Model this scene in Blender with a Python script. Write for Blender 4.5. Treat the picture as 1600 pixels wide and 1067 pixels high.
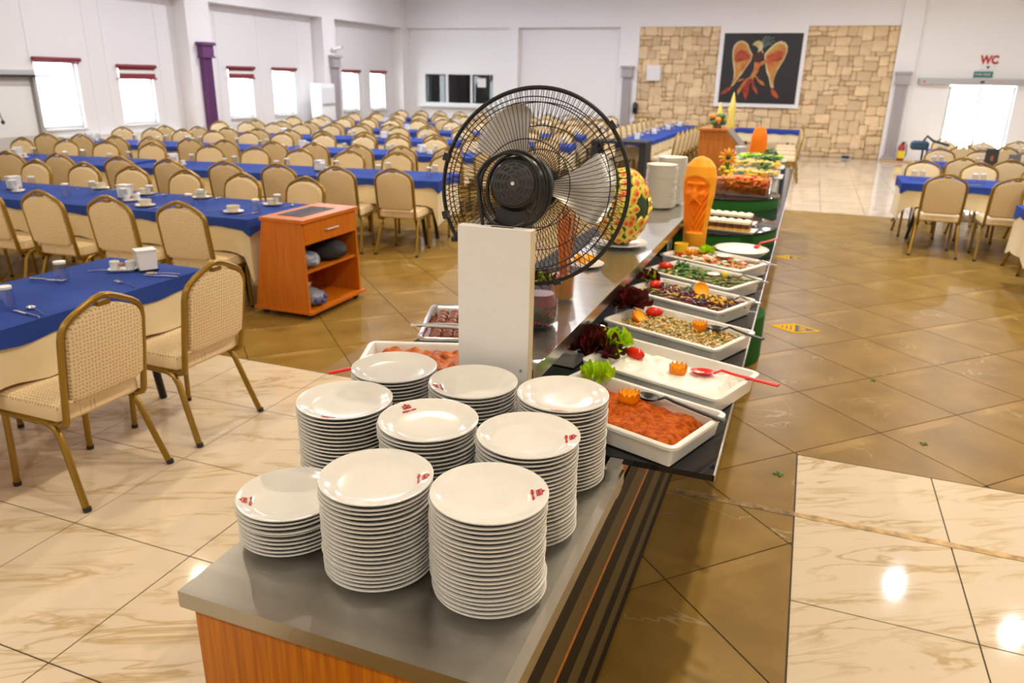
import bpy, bmesh, math, random
from math import sin, cos, pi, radians, sqrt, atan2, hypot
from mathutils import Vector, Matrix, noise

for o in list(bpy.data.objects): bpy.data.objects.remove(o, do_unlink=True)
S = bpy.context.scene
COL = S.collection
random.seed(7)

# ------------------------------------------------------------------ camera
TH, ROLL, YAW = radians(19.348), radians(1.069), radians(20.71)
fw = Vector((-sin(YAW)*cos(TH), cos(YAW)*cos(TH), -sin(TH)))
rt = Vector((cos(YAW), sin(YAW), 0)); up = rt.cross(fw)
r2 = cos(ROLL)*rt + sin(ROLL)*up; u2 = -sin(ROLL)*rt + cos(ROLL)*up
cd = bpy.data.cameras.new('camera'); cam = bpy.data.objects.new('camera', cd); COL.objects.link(cam)
M = Matrix((r2, u2, -fw)).transposed().to_4x4(); M.translation = (0, 0, 1.8)
cam.matrix_world = M
cd.sensor_width = 36; cd.lens = 36*1168/1600; cd.clip_end = 100
cd.dof.use_dof = True; cd.dof.focus_distance = 1.75; cd.dof.aperture_fstop = 4.5
S.camera = cam

# ------------------------------------------------------------------ world, exposure
w = bpy.data.worlds.new('world'); S.world = w; w.use_nodes = True
bg = w.node_tree.nodes['Background']; bg.inputs[0].default_value = (0.93, 0.97, 1.0, 1); bg.inputs[1].default_value = 13.0
S.view_settings.view_transform = 'Standard'; S.view_settings.look = 'None'
S.view_settings.exposure = 0.32; S.view_settings.gamma = 1; S.view_settings.use_curve_mapping = False
LAMP_W = 34.0
WARM, COOL = (1.0, 0.86, 0.64), (0.96, 0.97, 1.02)

# ------------------------------------------------------------------ materials
MAT = {}
def lin(c): return tuple(((x/255)/12.92 if x/255 <= .04045 else ((x/255+.055)/1.055)**2.4) for x in c)
class NT:
    def __init__(s, name):
        s.m = bpy.data.materials.new(name); s.m.use_nodes = True; s.t = s.m.node_tree
        s.b = s.t.nodes['Principled BSDF']
    def n(s, ty, **k):
        nd = s.t.nodes.new(ty)
        for a, v in k.items():
            if a.startswith('i_'):
                key = a[2:]; nd.inputs[int(key) if key.isdigit() else key].default_value = v
            else: setattr(nd, a, v)
        return nd
    def l(s, a, b): s.t.links.new(a, b)
def mat(name, col, rough=.5, metal=0, **k):
    t = NT(name); b = t.b
    b.inputs['Base Color'].default_value = (*col, 1); b.inputs['Roughness'].default_value = rough; b.inputs['Metallic'].default_value = metal
    for a, v in k.items():
        b.inputs[a.replace('_', ' ')].default_value = v
    MAT[name] = t.m; return t
def noisy(name, c1, c2, scale=8, rough=.5, metal=0, detail=4, bump=0, coord='Object', stretch=(1, 1, 1), lo=.35, hi=.65, rnd=0, **k):
    t = mat(name, c1, rough, metal, **k)
    tc = t.n('ShaderNodeTexCoord'); mp = t.n('ShaderNodeMapping'); mp.inputs['Scale'].default_value = stretch
    t.l(tc.outputs[coord], mp.inputs[0])
    nz = t.n('ShaderNodeTexNoise'); nz.inputs['Scale'].default_value = scale; nz.inputs['Detail'].default_value = detail
    t.l(mp.outputs[0], nz.inputs['Vector'])
    cr = t.n('ShaderNodeValToRGB'); e = cr.color_ramp.elements
    e[0].position = lo; e[0].color = (*c1, 1); e[1].position = hi; e[1].color = (*c2, 1)
    t.l(nz.outputs['Fac'], cr.inputs[0]); out = cr.outputs[0]
    if rnd:
        oi = t.n('ShaderNodeObjectInfo'); mr = t.n('ShaderNodeMapRange'); mr.inputs[3].default_value = 1-rnd; mr.inputs[4].default_value = 1+rnd
        t.l(oi.outputs['Random'], mr.inputs[0])
        hs = t.n('ShaderNodeHueSaturation'); t.l(mr.outputs[0], hs.inputs['Value']); t.l(out, hs.inputs['Color']); out = hs.outputs[0]
    t.l(out, t.b.inputs['Base Color'])
    if bump:
        bp = t.n('ShaderNodeBump'); bp.inputs['Strength'].default_value = bump; bp.inputs['Distance'].default_value = .01
        t.l(nz.outputs['Fac'], bp.inputs['Height']); t.l(bp.outputs[0], t.b.inputs['Normal'])
    return t

mat('wall_white', (.86, .835, .83), .6)
mat('wall_panel', (.80, .775, .775), .5)
mat('ceiling_white', (.8, .79, .77), .7)
mat('grout', (.055, .042, .025), .8)
mat('porcelain', (.80, .785, .74), .12, Coat_Weight=.5, Coat_Roughness=.03)
mat('melamine', (.80, .79, .74), .22)
mat('white_board', (.84, .82, .79), .4)
mat('white_plastic', (.80, .80, .79), .35)
noisy('steel', (.42, .41, .385), (.50, .485, .45), 3, .28, 1, stretch=(.6, 9, 1), lo=.3, hi=.7)
mat('steel_edge', (.66, .65, .63), .22, 1)
mat('chrome', (.8, .8, .8), .12, 1)
mat('black_plastic', (.012, .012, .012), .32)
mat('black_metal', (.016, .015, .014), .38, .3)
mat('black_glass', (.012, .013, .016), .06)
mat('black_matt', (.015, .015, .016), .7)
mat('floor_reflection_tint', (.115, .080, .024), .4, Specular_IOR_Level=.2); mat('cap_grey', (.035, .034, .032), .45); mat('black_stripe', (.006, .005, .004), .45, Specular_IOR_Level=.15)  # olive-brown stripe panels carry the floor's reflection in their colour
mat('rubber', (.02, .02, .02), .6)
noisy('oak', lin((206, 124, 4)), lin((168, 88, 0)), 6, .42, stretch=(14, 14, .6), lo=.3, hi=.7)
noisy('cherry', lin((208, 118, 16)), lin((192, 100, 8)), 5, .38, stretch=(8, 8, .7), lo=.3, hi=.7)
noisy('lectern_wood', lin((196, 116, 34)), lin((170, 94, 20)), 5, .4, stretch=(8, 8, .7))
mat('gold_paint', (.30, .175, .018), .33, .45)
mat('blue_cloth_far', (.03, .07, .32), .8)
mat('purple', (.13, .035, .14), .6); mat('pilaster_grey', (.42, .38, .39), .6)
mat('burgundy', (.22, .02, .03), .6)
mat('frame_white', (.8, .8, .8), .3); mat('alu_grey', (.5, .5, .5), .35, .4)
mat('door_panel', (.56, .53, .5), .4)
mat('red_print', (.5, .012, .015), .3); mat('red_plastic', (.72, .012, .01), .28)
mat('green_skirt', (.012, .12, .012), .9); mat('exit_green', (.05, .22, .18), .5); mat('navy', (.012, .012, .06), .5)
mat('pink_print', (.6, .3, .33), .5)
mat('yellow_vinyl', (.80, .46, .004), .7, Specular_IOR_Level=.1); mat('dark_print', (.07, .06, .035), .5)
mat('art_black', (.012, .009, .012), .5)
noisy('art_gold', lin((196, 150, 70)), lin((186, 92, 40)), 5, .6); noisy('art_orange', lin((186, 84, 36)), lin((140, 40, 24)), 6, .6)
noisy('art_cream', lin((220, 205, 160)), lin((190, 165, 110)), 5, .6); mat('art_dark', lin((76, 26, 34)), .6); mat('art_teal', lin((120, 140, 130)), .6)
noisy('stone', lin((232, 208, 172)), lin((214, 180, 132)), 3.5, .85, bump=.5, rnd=.16, lo=.3, hi=.7)
noisy('stone_mortar', lin((196, 164, 120)), lin((180, 146, 102)), 12, .95, coord='Object')
mat('foil', (.8, .8, .8), .25, 1)
mat('extinguisher_red', (.35, .015, .012), .3); mat('yellow_label', (.8, .6, .02), .4)
mat('felt_blue', (.02, .06, .11), .6)
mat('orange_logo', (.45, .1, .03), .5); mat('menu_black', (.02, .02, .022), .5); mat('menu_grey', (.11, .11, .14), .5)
mat('bag', (.24, .27, .36), .3); mat('bag_blue', (.04, .08, .35), .4); mat('dark_cloth', (.02, .02, .022), .8)
mat('wood_tip', (.02, .02, .02), .6)
mat('tape_yellow', (.5, .36, .12), .5)
# food
noisy('bulgur', (.62, .135, .008), (.34, .05, .003), 60, .7, bump=.9, detail=6, Specular_IOR_Level=.1)
noisy('yogurt', (.90, .88, .81), (.80, .78, .66), 34, .35, bump=.6, lo=.3, hi=.72)
noisy('stew', (.62, .15, .01), (.25, .04, .003), 30, .4, bump=.8, Specular_IOR_Level=.2)
noisy('meatball', (.26, .065, .018), (.14, .03, .008), 30, .35, bump=.5)
mat('sauce', (.30, .06, .008), .25)
noisy('carrot_mash', (.82, .22, .01), (.6, .13, .005), 40, .6, bump=.8, Specular_IOR_Level=.15)
mat('orange_peel', (.92, .27, .003), .4, Specular_IOR_Level=.25); mat('orange_flesh', (.95, .42, .006), .4, Specular_IOR_Level=.25)
mat('tomato', (.70, .022, .005), .2, Specular_IOR_Level=.35)
noisy('lettuce_green', (.60, .82, .02), (.34, .62, .012), 14, .5, Specular_IOR_Level=.2); noisy('lettuce_red', (.13, .008, .010), (.05, .016, .006), 16, .45, Specular_IOR_Level=.25)
mat('parsley', (.035, .16, .012), .5); mat('grain_yellow', (.62, .38, .06), .4); mat('grain_pale', (.68, .53, .25), .4)
mat('grain_green', (.16, .2, .02), .45); mat('beet', (.15, .008, .014), .25); mat('beet_dark', (.055, .006, .010), .25)
mat('corn', (.78, .47, .02), .35); mat('bean_olive', (.14, .13, .018), .4); mat('carrot', (.78, .2, .012), .35)
mat('radish', (.78, .68, .62), .35); mat('radish_skin', (.45, .02, .08), .3); mat('yellow_pepper', (.85, .58, .02), .3)
mat('cream', (.84, .79, .64), .4); noisy('choc', (.16, .05, .012), (.07, .02, .006), 25, .45)
noisy('sponge', (.66, .40, .05), (.5, .26, .03), 30, .7)
noisy('pumpkin_skin', lin((246, 172, 40)), lin((238, 152, 34)), 4, .5, Specular_IOR_Level=.2); noisy('pumpkin_flesh', (.96, .26, .005), (.90, .18, .003), 7, .5, Specular_IOR_Level=.2)
mat('melon_dark', (.018, .05, .012), .4); mat('melon_yellow', (.76, .66, .09), .35); mat('melon_red', (.68, .06, .015), .35); mat('melon_orange', (.78, .28, .05), .35)
noisy('pickle_red', (.28, .03, .05), (.14, .012, .03), 40, .35); noisy('pickle_green', (.04, .07, .02), (.02, .035, .015), 30, .35)
noisy('pickle_orange', (.62, .17, .012), (.48, .26, .04), 28, .35)
mat('candle_yellow', (.80, .66, .14), .4); mat('flower_orange', (.82, .28, .03), .5); mat('leaf_green', (.03, .15, .03), .5)
mat('paper', (.80, .78, .74), .7); mat('bowl_cream', (.76, .70, .56), .25); mat('sugar_brown', (.45, .22, .08), .6)

# glass (thin): mostly transparent with a glossy coat
def glassmat(name, tint, ior=1.45, rough=0.02, mixf=.12):
    t = NT(name); tr = t.n('ShaderNodeBsdfTransparent'); tr.inputs[0].default_value = (*tint, 1)
    gl = t.n('ShaderNodeBsdfGlossy'); gl.inputs['Roughness'].default_value = rough
    fr = t.n('ShaderNodeLayerWeight'); pw = t.n('ShaderNodeMath', operation='POWER'); pw.inputs[1].default_value = 4; t.l(fr.outputs['Facing'], pw.inputs[0])
    ad = t.n('ShaderNodeMath', operation='MULTIPLY_ADD'); ad.inputs[1].default_value = .6; ad.inputs[2].default_value = .02+mixf*.3; t.l(pw.outputs[0], ad.inputs[0])
    mx = t.n('ShaderNodeMixShader'); t.l(ad.outputs[0], mx.inputs[0]); t.l(tr.outputs[0], mx.inputs[1]); t.l(gl.outputs[0], mx.inputs[2])
    t.l(mx.outputs[0], t.t.nodes['Material Output'].inputs[0]); MAT[name] = t.m
glassmat('glass', (.93, .95, .96)); glassmat('tumbler_glass', (.86, .89, .93), mixf=.25, rough=.05); glassmat('clear_plastic', (.88, .87, .85), mixf=.25)
glassmat('dark_window', (.10, .11, .14), mixf=.1)
def blade_mat():
    t = NT('fan_blade'); b = t.b; b.inputs['Base Color'].default_value = (.62, .61, .58, 1); b.inputs['Metallic'].default_value = .75; b.inputs['Roughness'].default_value = .3
    MAT['fan_blade'] = t.m
blade_mat()

# woven chair fabric with tiny dark dots
def fabric(name, rotx):
    t = mat(name, (.64, .50, .31), .85, Specular_IOR_Level=.2)
    tc = t.n('ShaderNodeTexCoord'); vo = t.n('ShaderNodeTexVoronoi', voronoi_dimensions='2D'); vo.inputs['Scale'].default_value = 58; vo.inputs['Randomness'].default_value = .25
    mp = t.n('ShaderNodeMapping'); mp.inputs['Rotation'].default_value = (rotx, 0, 0)
    t.l(tc.outputs['Object'], mp.inputs[0]); t.l(mp.outputs[0], vo.inputs['Vector'])
    cr = t.n('ShaderNodeValToRGB'); e = cr.color_ramp.elements; e[0].position = .16; e[0].color = (.47, .33, .145, 1); e[1].position = .30; e[1].color = (.77, .61, .375, 1)
    t.l(vo.outputs['Distance'], cr.inputs[0]); t.l(cr.outputs[0], t.b.inputs['Base Color'])
    nz = t.n('ShaderNodeTexNoise'); nz.inputs['Scale'].default_value = 300; bp = t.n('ShaderNodeBump'); bp.inputs['Strength'].default_value = .3; bp.inputs['Distance'].default_value = .002
    t.l(tc.outputs['Object'], nz.inputs['Vector']); t.l(nz.outputs['Fac'], bp.inputs['Height']); t.l(bp.outputs[0], t.b.inputs['Normal'])
fabric('chair_fabric', -pi/2); fabric('seat_fabric', 0)
noisy('blue_cloth', (.020, .050, .27), (.034, .075, .34), 2.2, .8, bump=.6, detail=3, Specular_IOR_Level=.12)
noisy('cream_cloth', (.70, .58, .36), (.74, .63, .41), 3, .85)

def marble_white():
    t = mat('marble_white', (.8, .73, .62), .055)
    tc = t.n('ShaderNodeTexCoord'); oi = t.n('ShaderNodeObjectInfo')
    mp0 = t.n('ShaderNodeMapping'); mp0.inputs['Rotation'].default_value = (0, 0, radians(-27)); mp = t.n('ShaderNodeMapping'); mp.inputs['Scale'].default_value = (.75, 3.6, 1); t.l(mp0.outputs[0], mp.inputs[0])
    ad = t.n('ShaderNodeVectorMath', operation='ADD'); t.l(tc.outputs['Object'], ad.inputs[0]); t.l(oi.outputs['Location'], ad.inputs[1])
    t.l(ad.outputs[0], mp0.inputs[0])
    n1 = t.n('ShaderNodeTexNoise', i_Scale=2.3, i_Detail=4, i_Distortion=.7); n1.inputs['Roughness'].default_value = .55; t.l(mp.outputs[0], n1.inputs['Vector'])
    sb = t.n('ShaderNodeMath', operation='SUBTRACT'); sb.inputs[1].default_value = .5; t.l(n1.outputs['Fac'], sb.inputs[0])
    ab = t.n('ShaderNodeMath', operation='ABSOLUTE'); t.l(sb.outputs[0], ab.inputs[0])
    cr = t.n('ShaderNodeValToRGB'); e = cr.color_ramp.elements; e[0].position = 0; e[0].color = (.52, .38, .20, 1); e[1].position = .045; e[1].color = (.72, .60, .44, 1)
    t.l(ab.outputs[0], cr.inputs[0])
    n2 = t.n('ShaderNodeTexNoise', i_Scale=1.7, i_Detail=3); t.l(mp.outputs[0], n2.inputs['Vector'])
    c2 = t.n('ShaderNodeValToRGB'); e = c2.color_ramp.elements; e[0].position = .42; e[0].color = (0, 0, 0, 1); e[1].position = .60; e[1].color = (1, 1, 1, 1); t.l(n2.outputs['Fac'], c2.inputs[0])
    mx = t.n('ShaderNodeMix', data_type='RGBA'); t.l(c2.outputs[0], mx.inputs[0]); mx.inputs[6].default_value = (.735, .615, .455, 1); t.l(cr.outputs[0], mx.inputs[7])
    t.l(mx.outputs[2], t.b.inputs['Base Color'])
marble_white()
def marble_brown():
    t = mat('marble_brown', (.3, .2, .08), .34, Specular_IOR_Level=.13)
    tc = t.n('ShaderNodeTexCoord'); oi = t.n('ShaderNodeObjectInfo')
    ad = t.n('ShaderNodeVectorMath', operation='ADD'); t.l(tc.outputs['Object'], ad.inputs[0]); t.l(oi.outputs['Location'], ad.inputs[1])
    n1 = t.n('ShaderNodeTexNoise', i_Scale=3.5, i_Detail=5); t.l(ad.outputs[0], n1.inputs['Vector'])
    cr = t.n('ShaderNodeValToRGB'); e = cr.color_ramp.elements; e[0].position = .32; e[0].color = (.225, .130, .024, 1); e[1].position = .7; e[1].color = (.315, .190, .042, 1)
    t.l(n1.outputs['Fac'], cr.inputs[0])
    # thin pale veins
    n2 = t.n('ShaderNodeTexNoise', i_Scale=1.5, i_Detail=4, i_Distortion=.8); t.l(ad.outputs[0], n2.inputs['Vector'])
    sb = t.n('ShaderNodeMath', operation='SUBTRACT'); sb.inputs[1].default_value = .53; t.l(n2.outputs['Fac'], sb.inputs[0])
    ab = t.n('ShaderNodeMath', operation='ABSOLUTE'); t.l(sb.outputs[0], ab.inputs[0])
    lt = t.n('ShaderNodeMapRange'); lt.inputs[1].default_value = 0; lt.inputs[2].default_value = .006; lt.inputs[3].default_value = .45; lt.inputs[4].default_value = 0; t.l(ab.outputs[0], lt.inputs[0])
    n3 = t.n('ShaderNodeTexNoise', i_Scale=2.2); t.l(ad.outputs[0], n3.inputs['Vector'])
    gt = t.n('ShaderNodeMapRange'); gt.inputs[1].default_value = .48; gt.inputs[2].default_value = .62; t.l(n3.outputs['Fac'], gt.inputs[0])
    mu = t.n('ShaderNodeMath', operation='MULTIPLY'); t.l(lt.outputs[0], mu.inputs[0]); t.l(gt.outputs[0], mu.inputs[1])
    m1 = t.n('ShaderNodeMix', data_type='RGBA'); t.l(mu.outputs[0], m1.inputs[0]); t.l(cr.outputs[0], m1.inputs[6]); m1.inputs[7].default_value = (.62, .52, .36, 1)
    # ochre patch along one edge of each tile, painted gloss of worn polish
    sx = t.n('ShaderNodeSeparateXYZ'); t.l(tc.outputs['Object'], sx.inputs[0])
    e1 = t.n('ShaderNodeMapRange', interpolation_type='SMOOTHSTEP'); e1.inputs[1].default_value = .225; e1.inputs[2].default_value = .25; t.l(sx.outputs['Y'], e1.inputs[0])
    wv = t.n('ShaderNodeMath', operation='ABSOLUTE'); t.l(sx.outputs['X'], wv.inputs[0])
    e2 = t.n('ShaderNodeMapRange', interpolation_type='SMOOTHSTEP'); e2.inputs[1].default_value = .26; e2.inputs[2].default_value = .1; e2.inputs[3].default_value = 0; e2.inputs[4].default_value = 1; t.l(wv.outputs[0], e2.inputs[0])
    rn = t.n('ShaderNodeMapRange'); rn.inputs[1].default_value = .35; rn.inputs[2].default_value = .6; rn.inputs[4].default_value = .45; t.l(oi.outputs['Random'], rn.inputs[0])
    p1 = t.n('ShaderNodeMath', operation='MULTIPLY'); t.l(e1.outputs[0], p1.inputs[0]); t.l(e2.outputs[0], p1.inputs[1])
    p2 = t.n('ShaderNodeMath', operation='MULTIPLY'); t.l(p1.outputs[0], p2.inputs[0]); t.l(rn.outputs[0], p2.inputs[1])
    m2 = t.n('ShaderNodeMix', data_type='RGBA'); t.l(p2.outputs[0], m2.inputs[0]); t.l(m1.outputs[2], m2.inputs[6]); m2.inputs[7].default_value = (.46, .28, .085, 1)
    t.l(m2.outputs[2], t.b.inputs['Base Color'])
marble_brown()

# ------------------------------------------------------------------ mesh helpers
class MB:
    def __init__(s): s.v = []; s.f = []; s.m = []; s.sm = []
    def add(s, vs, fs, mi=0, smooth=False):
        o = len(s.v); s.v += [tuple(p) for p in vs]
        for f in fs: s.f.append(tuple(i+o for i in f)); s.m.append(mi); s.sm.append(smooth)
        return s
    def box(s, x0, x1, y0, y1, z0, z1, mi=0, rot=0, c=None):
        vs = [(x, y, z) for z in (z0, z1) for y in (y0, y1) for x in (x0, x1)]
        if rot:
            cx, cy = c or ((x0+x1)/2, (y0+y1)/2); ca, sa = cos(rot), sin(rot)
            vs = [(cx+(x-cx)*ca-(y-cy)*sa, cy+(x-cx)*sa+(y-cy)*ca, z) for x, y, z in vs]
        return s.add(vs, [(0, 2, 3, 1), (4, 5, 7, 6), (0, 1, 5, 4), (2, 6, 7, 3), (0, 4, 6, 2), (1, 3, 7, 5)], mi)
    def lathe(s, prof, n=24, c=(0, 0), mi=0, smooth=True, cap=True, z0=0):
        vs = []; fs = []
        for r, z in prof:
            for k in range(n): a = 2*pi*k/n; vs.append((c[0]+r*cos(a), c[1]+r*sin(a), z+z0))
        for i in range(len(prof)-1):
            for k in range(n): k2 = (k+1) % n; fs.append((i*n+k, i*n+k2, (i+1)*n+k2, (i+1)*n+k))
        if cap:
            if prof[0][0] > 1e-5: fs.append(tuple(range(n))[::-1])
            if prof[-1][0] > 1e-5: fs.append(tuple((len(prof)-1)*n+k for k in range(n)))
        return s.add(vs, fs, mi, smooth)
    def tube(s, pts, r, n=8, closed=False, mi=0, ry=None, upv=None, smooth=True, cap=True):
        P = [Vector(p) for p in pts]; L = len(P); vs = []; fs = []
        prev = None
        for i in range(L):
            a = P[(i-1) % L] if (closed or i > 0) else P[i]; b = P[(i+1) % L] if (closed or i < L-1) else P[i]
            t = (b-a); t = t.normalized() if t.length > 1e-9 else Vector((0, 0, 1))
            if upv is not None: u = Vector(upv)
            elif prev is not None: u = prev
            else: u = Vector((0, 0, 1)) if abs(t.z) < .9 else Vector((1, 0, 0))
            u = (u - t*u.dot(t)); u = u.normalized() if u.length > 1e-6 else t.orthogonal().normalized(); prev = u
            q = t.cross(u); rr = r[i] if isinstance(r, (list, tuple)) else r; r_y = rr if ry is None else ry
            for k in range(n):
                an = 2*pi*(k+.5)/n; vs.append(P[i]+u*(cos(an)*rr)+q*(sin(an)*r_y))
        for i in range(L if closed else L-1):
            j = (i+1) % L
            for k in range(n): k2 = (k+1) % n; fs.append((i*n+k, j*n+k, j*n+k2, i*n+k2))
        if not closed and cap: fs.append(tuple(range(n))); fs.append(tuple((L-1)*n+k for k in range(n))[::-1])
        return s.add(vs, fs, mi, smooth)
    def ell(s, c, r, nu=10, nv=6, mi=0, rot=None, smooth=True):
        vs = []; fs = []; R = rot.to_3x3() if rot else None
        for j in range(nv+1):
            ph = -pi/2+pi*j/nv
            for i in range(nu):
                a = 2*pi*i/nu; p = Vector((r[0]*cos(ph)*cos(a), r[1]*cos(ph)*sin(a), r[2]*sin(ph)))
                if R: p = R @ p
                vs.append((c[0]+p.x, c[1]+p.y, c[2]+p.z))
        for j in range(nv):
            for i in range(nu):
                i2 = (i+1) % nu
                if j == 0: fs.append((i, (j+1)*nu+i2, (j+1)*nu+i)) if True else None
                elif j == nv-1: fs.append((j*nu+i, j*nu+i2, (j+1)*nu+i))
                else: fs.append((j*nu+i, j*nu+i2, (j+1)*nu+i2, (j+1)*nu+i))
        return s.add(vs, fs, mi, smooth)
    def prism(s, poly, z0, z1, mi=0, ax='z', off=(0, 0, 0)):
        n = len(poly); vs = []
        for h in (z0, z1):
            for a, b in poly:
                vs.append({'z': (a, b, h), 'y': (a, h, b), 'x': (h, a, b)}[ax])
        vs = [(x+off[0], y+off[1], z+off[2]) for x, y, z in vs]
        fs = [tuple(range(n))[::-1], tuple(n+i for i in range(n))]+[(i, (i+1) % n, n+(i+1) % n, n+i) for i in range(n)]
        return s.add(vs, fs, mi)
    def loft(s, loops, mi=0, smooth=True, cap0=True, cap1=True):
        n = len(loops[0]); vs = [p for l in loops for p in l]; fs = []
        for i in range(len(loops)-1):
            for k in range(n): k2 = (k+1) % n; fs.append((i*n+k, i*n+k2, (i+1)*n+k2, (i+1)*n+k))
        if cap0: fs.append(tuple(range(n))[::-1])
        if cap1: fs.append(tuple((len(loops)-1)*n+k for k in range(n)))
        return s.add(vs, fs, mi, smooth)
    def grid(s, fn, nu, nv, mi=0, smooth=True):
        vs = [fn(i/nu, j/nv) for j in range(nv+1) for i in range(nu+1)]
        fs = [(j*(nu+1)+i, j*(nu+1)+i+1, (j+1)*(nu+1)+i+1, (j+1)*(nu+1)+i) for j in range(nv) for i in range(nu)]
        return s.add(vs, fs, mi, smooth)
    def mesh(s, name, mats):
        me = bpy.data.meshes.new(name); me.from_pydata(s.v, [], s.f)
        for m in mats: me.materials.append(MAT[m])
        me.polygons.foreach_set('material_index', s.m); me.polygons.foreach_set('use_smooth', s.sm)
        bm = bmesh.new(); bm.from_mesh(me); bmesh.ops.recalc_face_normals(bm, faces=bm.faces); bm.to_mesh(me); bm.free()
        me.set_sharp_from_angle(angle=radians(42)); me.update(); return me
    def build(s, name, mats, parent=None, loc=(0, 0, 0), rz=0, **tags):
        if isinstance(mats, str): mats = [mats]
        return link(name, s.mesh(name, mats), parent, loc, rz, **tags)

def link(name, me, parent=None, loc=(0, 0, 0), rz=0, **tags):
    o = bpy.data.objects.new(name, me); COL.objects.link(o); o.parent = parent; o.location = loc
    if rz: o.rotation_euler = (0, 0, rz)
    tag(o, **tags); return o
def tag(o, label=None, cat=None, group=None, kind=None):
    if label: o['label'] = label
    if cat: o['category'] = cat
    if group: o['group'] = group
    if kind: o['kind'] = kind
    return o
def empty(name, loc=(0, 0, 0), rz=0, **t):
    e = link(name, None, None, loc, rz, **t); e.empty_display_size = .05; return e
def kids(o): return [c for c in ALLKIDS.get(o.name, [])]
ALLKIDS = {}
def copy_tree(o, parent=None, loc=None, rz=None, **t):
    c = o.copy(); COL.objects.link(c); c.parent = parent
    if loc is not None: c.location = loc
    if rz is not None: c.rotation_euler = (0, 0, rz)
    for k in list(o.children): copy_tree(k, c)
    tag(c, **t); return c
def struct(name, mb, mats, parent=None, **k): return mb.build(name, mats, parent, kind='structure' if parent is None else None, **k)
def rrect(w, d, r, n=4):
    pts = []
    for cx, cy, a0 in ((w/2-r, d/2-r, 0), (-w/2+r, d/2-r, 90), (-w/2+r, -d/2+r, 180), (w/2-r, -d/2+r, 270)):
        for k in range(n+1): a = radians(a0+90*k/n); pts.append((cx+r*cos(a), cy+r*sin(a)))
    return pts
def rloft(mb, w, d, r, prof, mi=0, n=4, c=(0, 0, 0), cap0=True, cap1=True, smooth=True):
    loops = []
    for inset, z in prof:
        loops.append([(x+c[0], y+c[1], z+c[2]) for x, y in rrect(w-2*inset, d-2*inset, max(r-inset, .002), n)])
    return mb.loft(loops, mi, smooth, cap0, cap1)
ORD = ['first', 'second', 'third', 'fourth', 'fifth', 'sixth', 'seventh', 'eighth', 'ninth', 'tenth', 'eleventh', 'twelfth', 'thirteenth', 'fourteenth', 'fifteenth', 'sixteenth']
def rnd(a, b): return random.uniform(a, b)

# ================================================================== THE SETTING
XL, YB, XR, YN, ZC = -11.89, 21.84, 7.2, -4.5, 4.3       # beam plane, back beam plane, right, behind camera, ceiling
XW, YW = -12.2, 22.05                                     # recessed panel planes
WT = .615                                                 # tile pitch
# floor: grout slab with tile pieces
fb = MB(); fb.box(XW-.3, XR+.3, YN-.3, YW+.3, -.1, -.004)
floor = struct('floor', fb, 'grout')
def clip(poly, a, b, c):                                  # keep a*x+b*y+c >= 0
    out = []
    for i in range(len(poly)):
        p, q = poly[i], poly[(i+1) % len(poly)]; dp = a*p[0]+b*p[1]+c; dq = a*q[0]+b*q[1]+c
        if dp >= 0: out.append(p)
        if dp*dq < 0: t = dp/(dp-dq); out.append((p[0]+t*(q[0]-p[0]), p[1]+t*(q[1]-p[1])))
    return out
def parea(p): return abs(sum(p[i][0]*p[(i+1) % len(p)][1]-p[(i+1) % len(p)][0]*p[i][1] for i in range(len(p))))/2 if len(p) > 2 else 0
# white rectangles: (x0,x1,y0,y1)
WREC = [(-9.96, -1.45, -4.5, 3.735), (.165, 7.2, -4.5, 3.75), (-.30, 7.2, 12.11, 22.05)]
def in_view(x, y):
    d = Vector((x, y, -1.8)); z = d.dot(fw)
    if z < .3: return False
    return abs(d.dot(r2)/z) < 800/1168*1.06+.3/z and -d.dot(u2)/z < 534/1168*1.06+.3/z
def tile_mesh(name, pieces, m):
    mb = MB()
    for p in pieces:
        n = len(p); mb.add([(x, y, 0) for x, y in p]+[(x, y, -.006) for x, y in p], [tuple(range(n))]+[(i, n+i, n+(i+1) % n, (i+1) % n) for i in range(n)])
    return mb.mesh(name, [m])
g = .003
def sq(h): return [(-h, -h), (h, -h), (h, h), (-h, h)]
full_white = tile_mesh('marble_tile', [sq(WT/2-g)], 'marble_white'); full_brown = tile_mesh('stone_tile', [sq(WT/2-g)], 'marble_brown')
tiles = {'marble_white': [], 'marble_brown': []}
for ri, (x0, x1, y0, y1) in enumerate(WREC):
    ax = {0: -2.672, 1: .165, 2: -.30}[ri]; ay = {0: 3.735, 1: 3.75, 2: 12.11}[ri]
    i0 = math.floor((x0-ax)/WT)-1; i1 = math.ceil((x1-ax)/WT)+1; j0 = math.floor((y0-ay)/WT)-1; j1 = math.ceil((y1-ay)/WT)+1
    for i in range(i0, i1):
        for j in range(j0, j1):
            cx, cy = ax+(i+.5)*WT, ay+(j+.5)*WT
            p = [(cx+a, cy+b) for a, b in sq(WT/2-g)]
            for c in ((1, 0, -x0), (-1, 0, x1), (0, 1, -y0), (0, -1, y1)): p = clip(p, *c) if p else p
            ar = parea(p)
            if ar < .002: continue
            if not in_view(cx, cy) and hypot(cx, cy) > 3.5 and ri != 2: pass
            tiles['marble_white'].append((cx, cy, 0, None if ar > (WT-2*g)**2*.999 else [[(x-cx, y-cy) for x, y in p]]))
hd = WT*sqrt(2)/2
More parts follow.
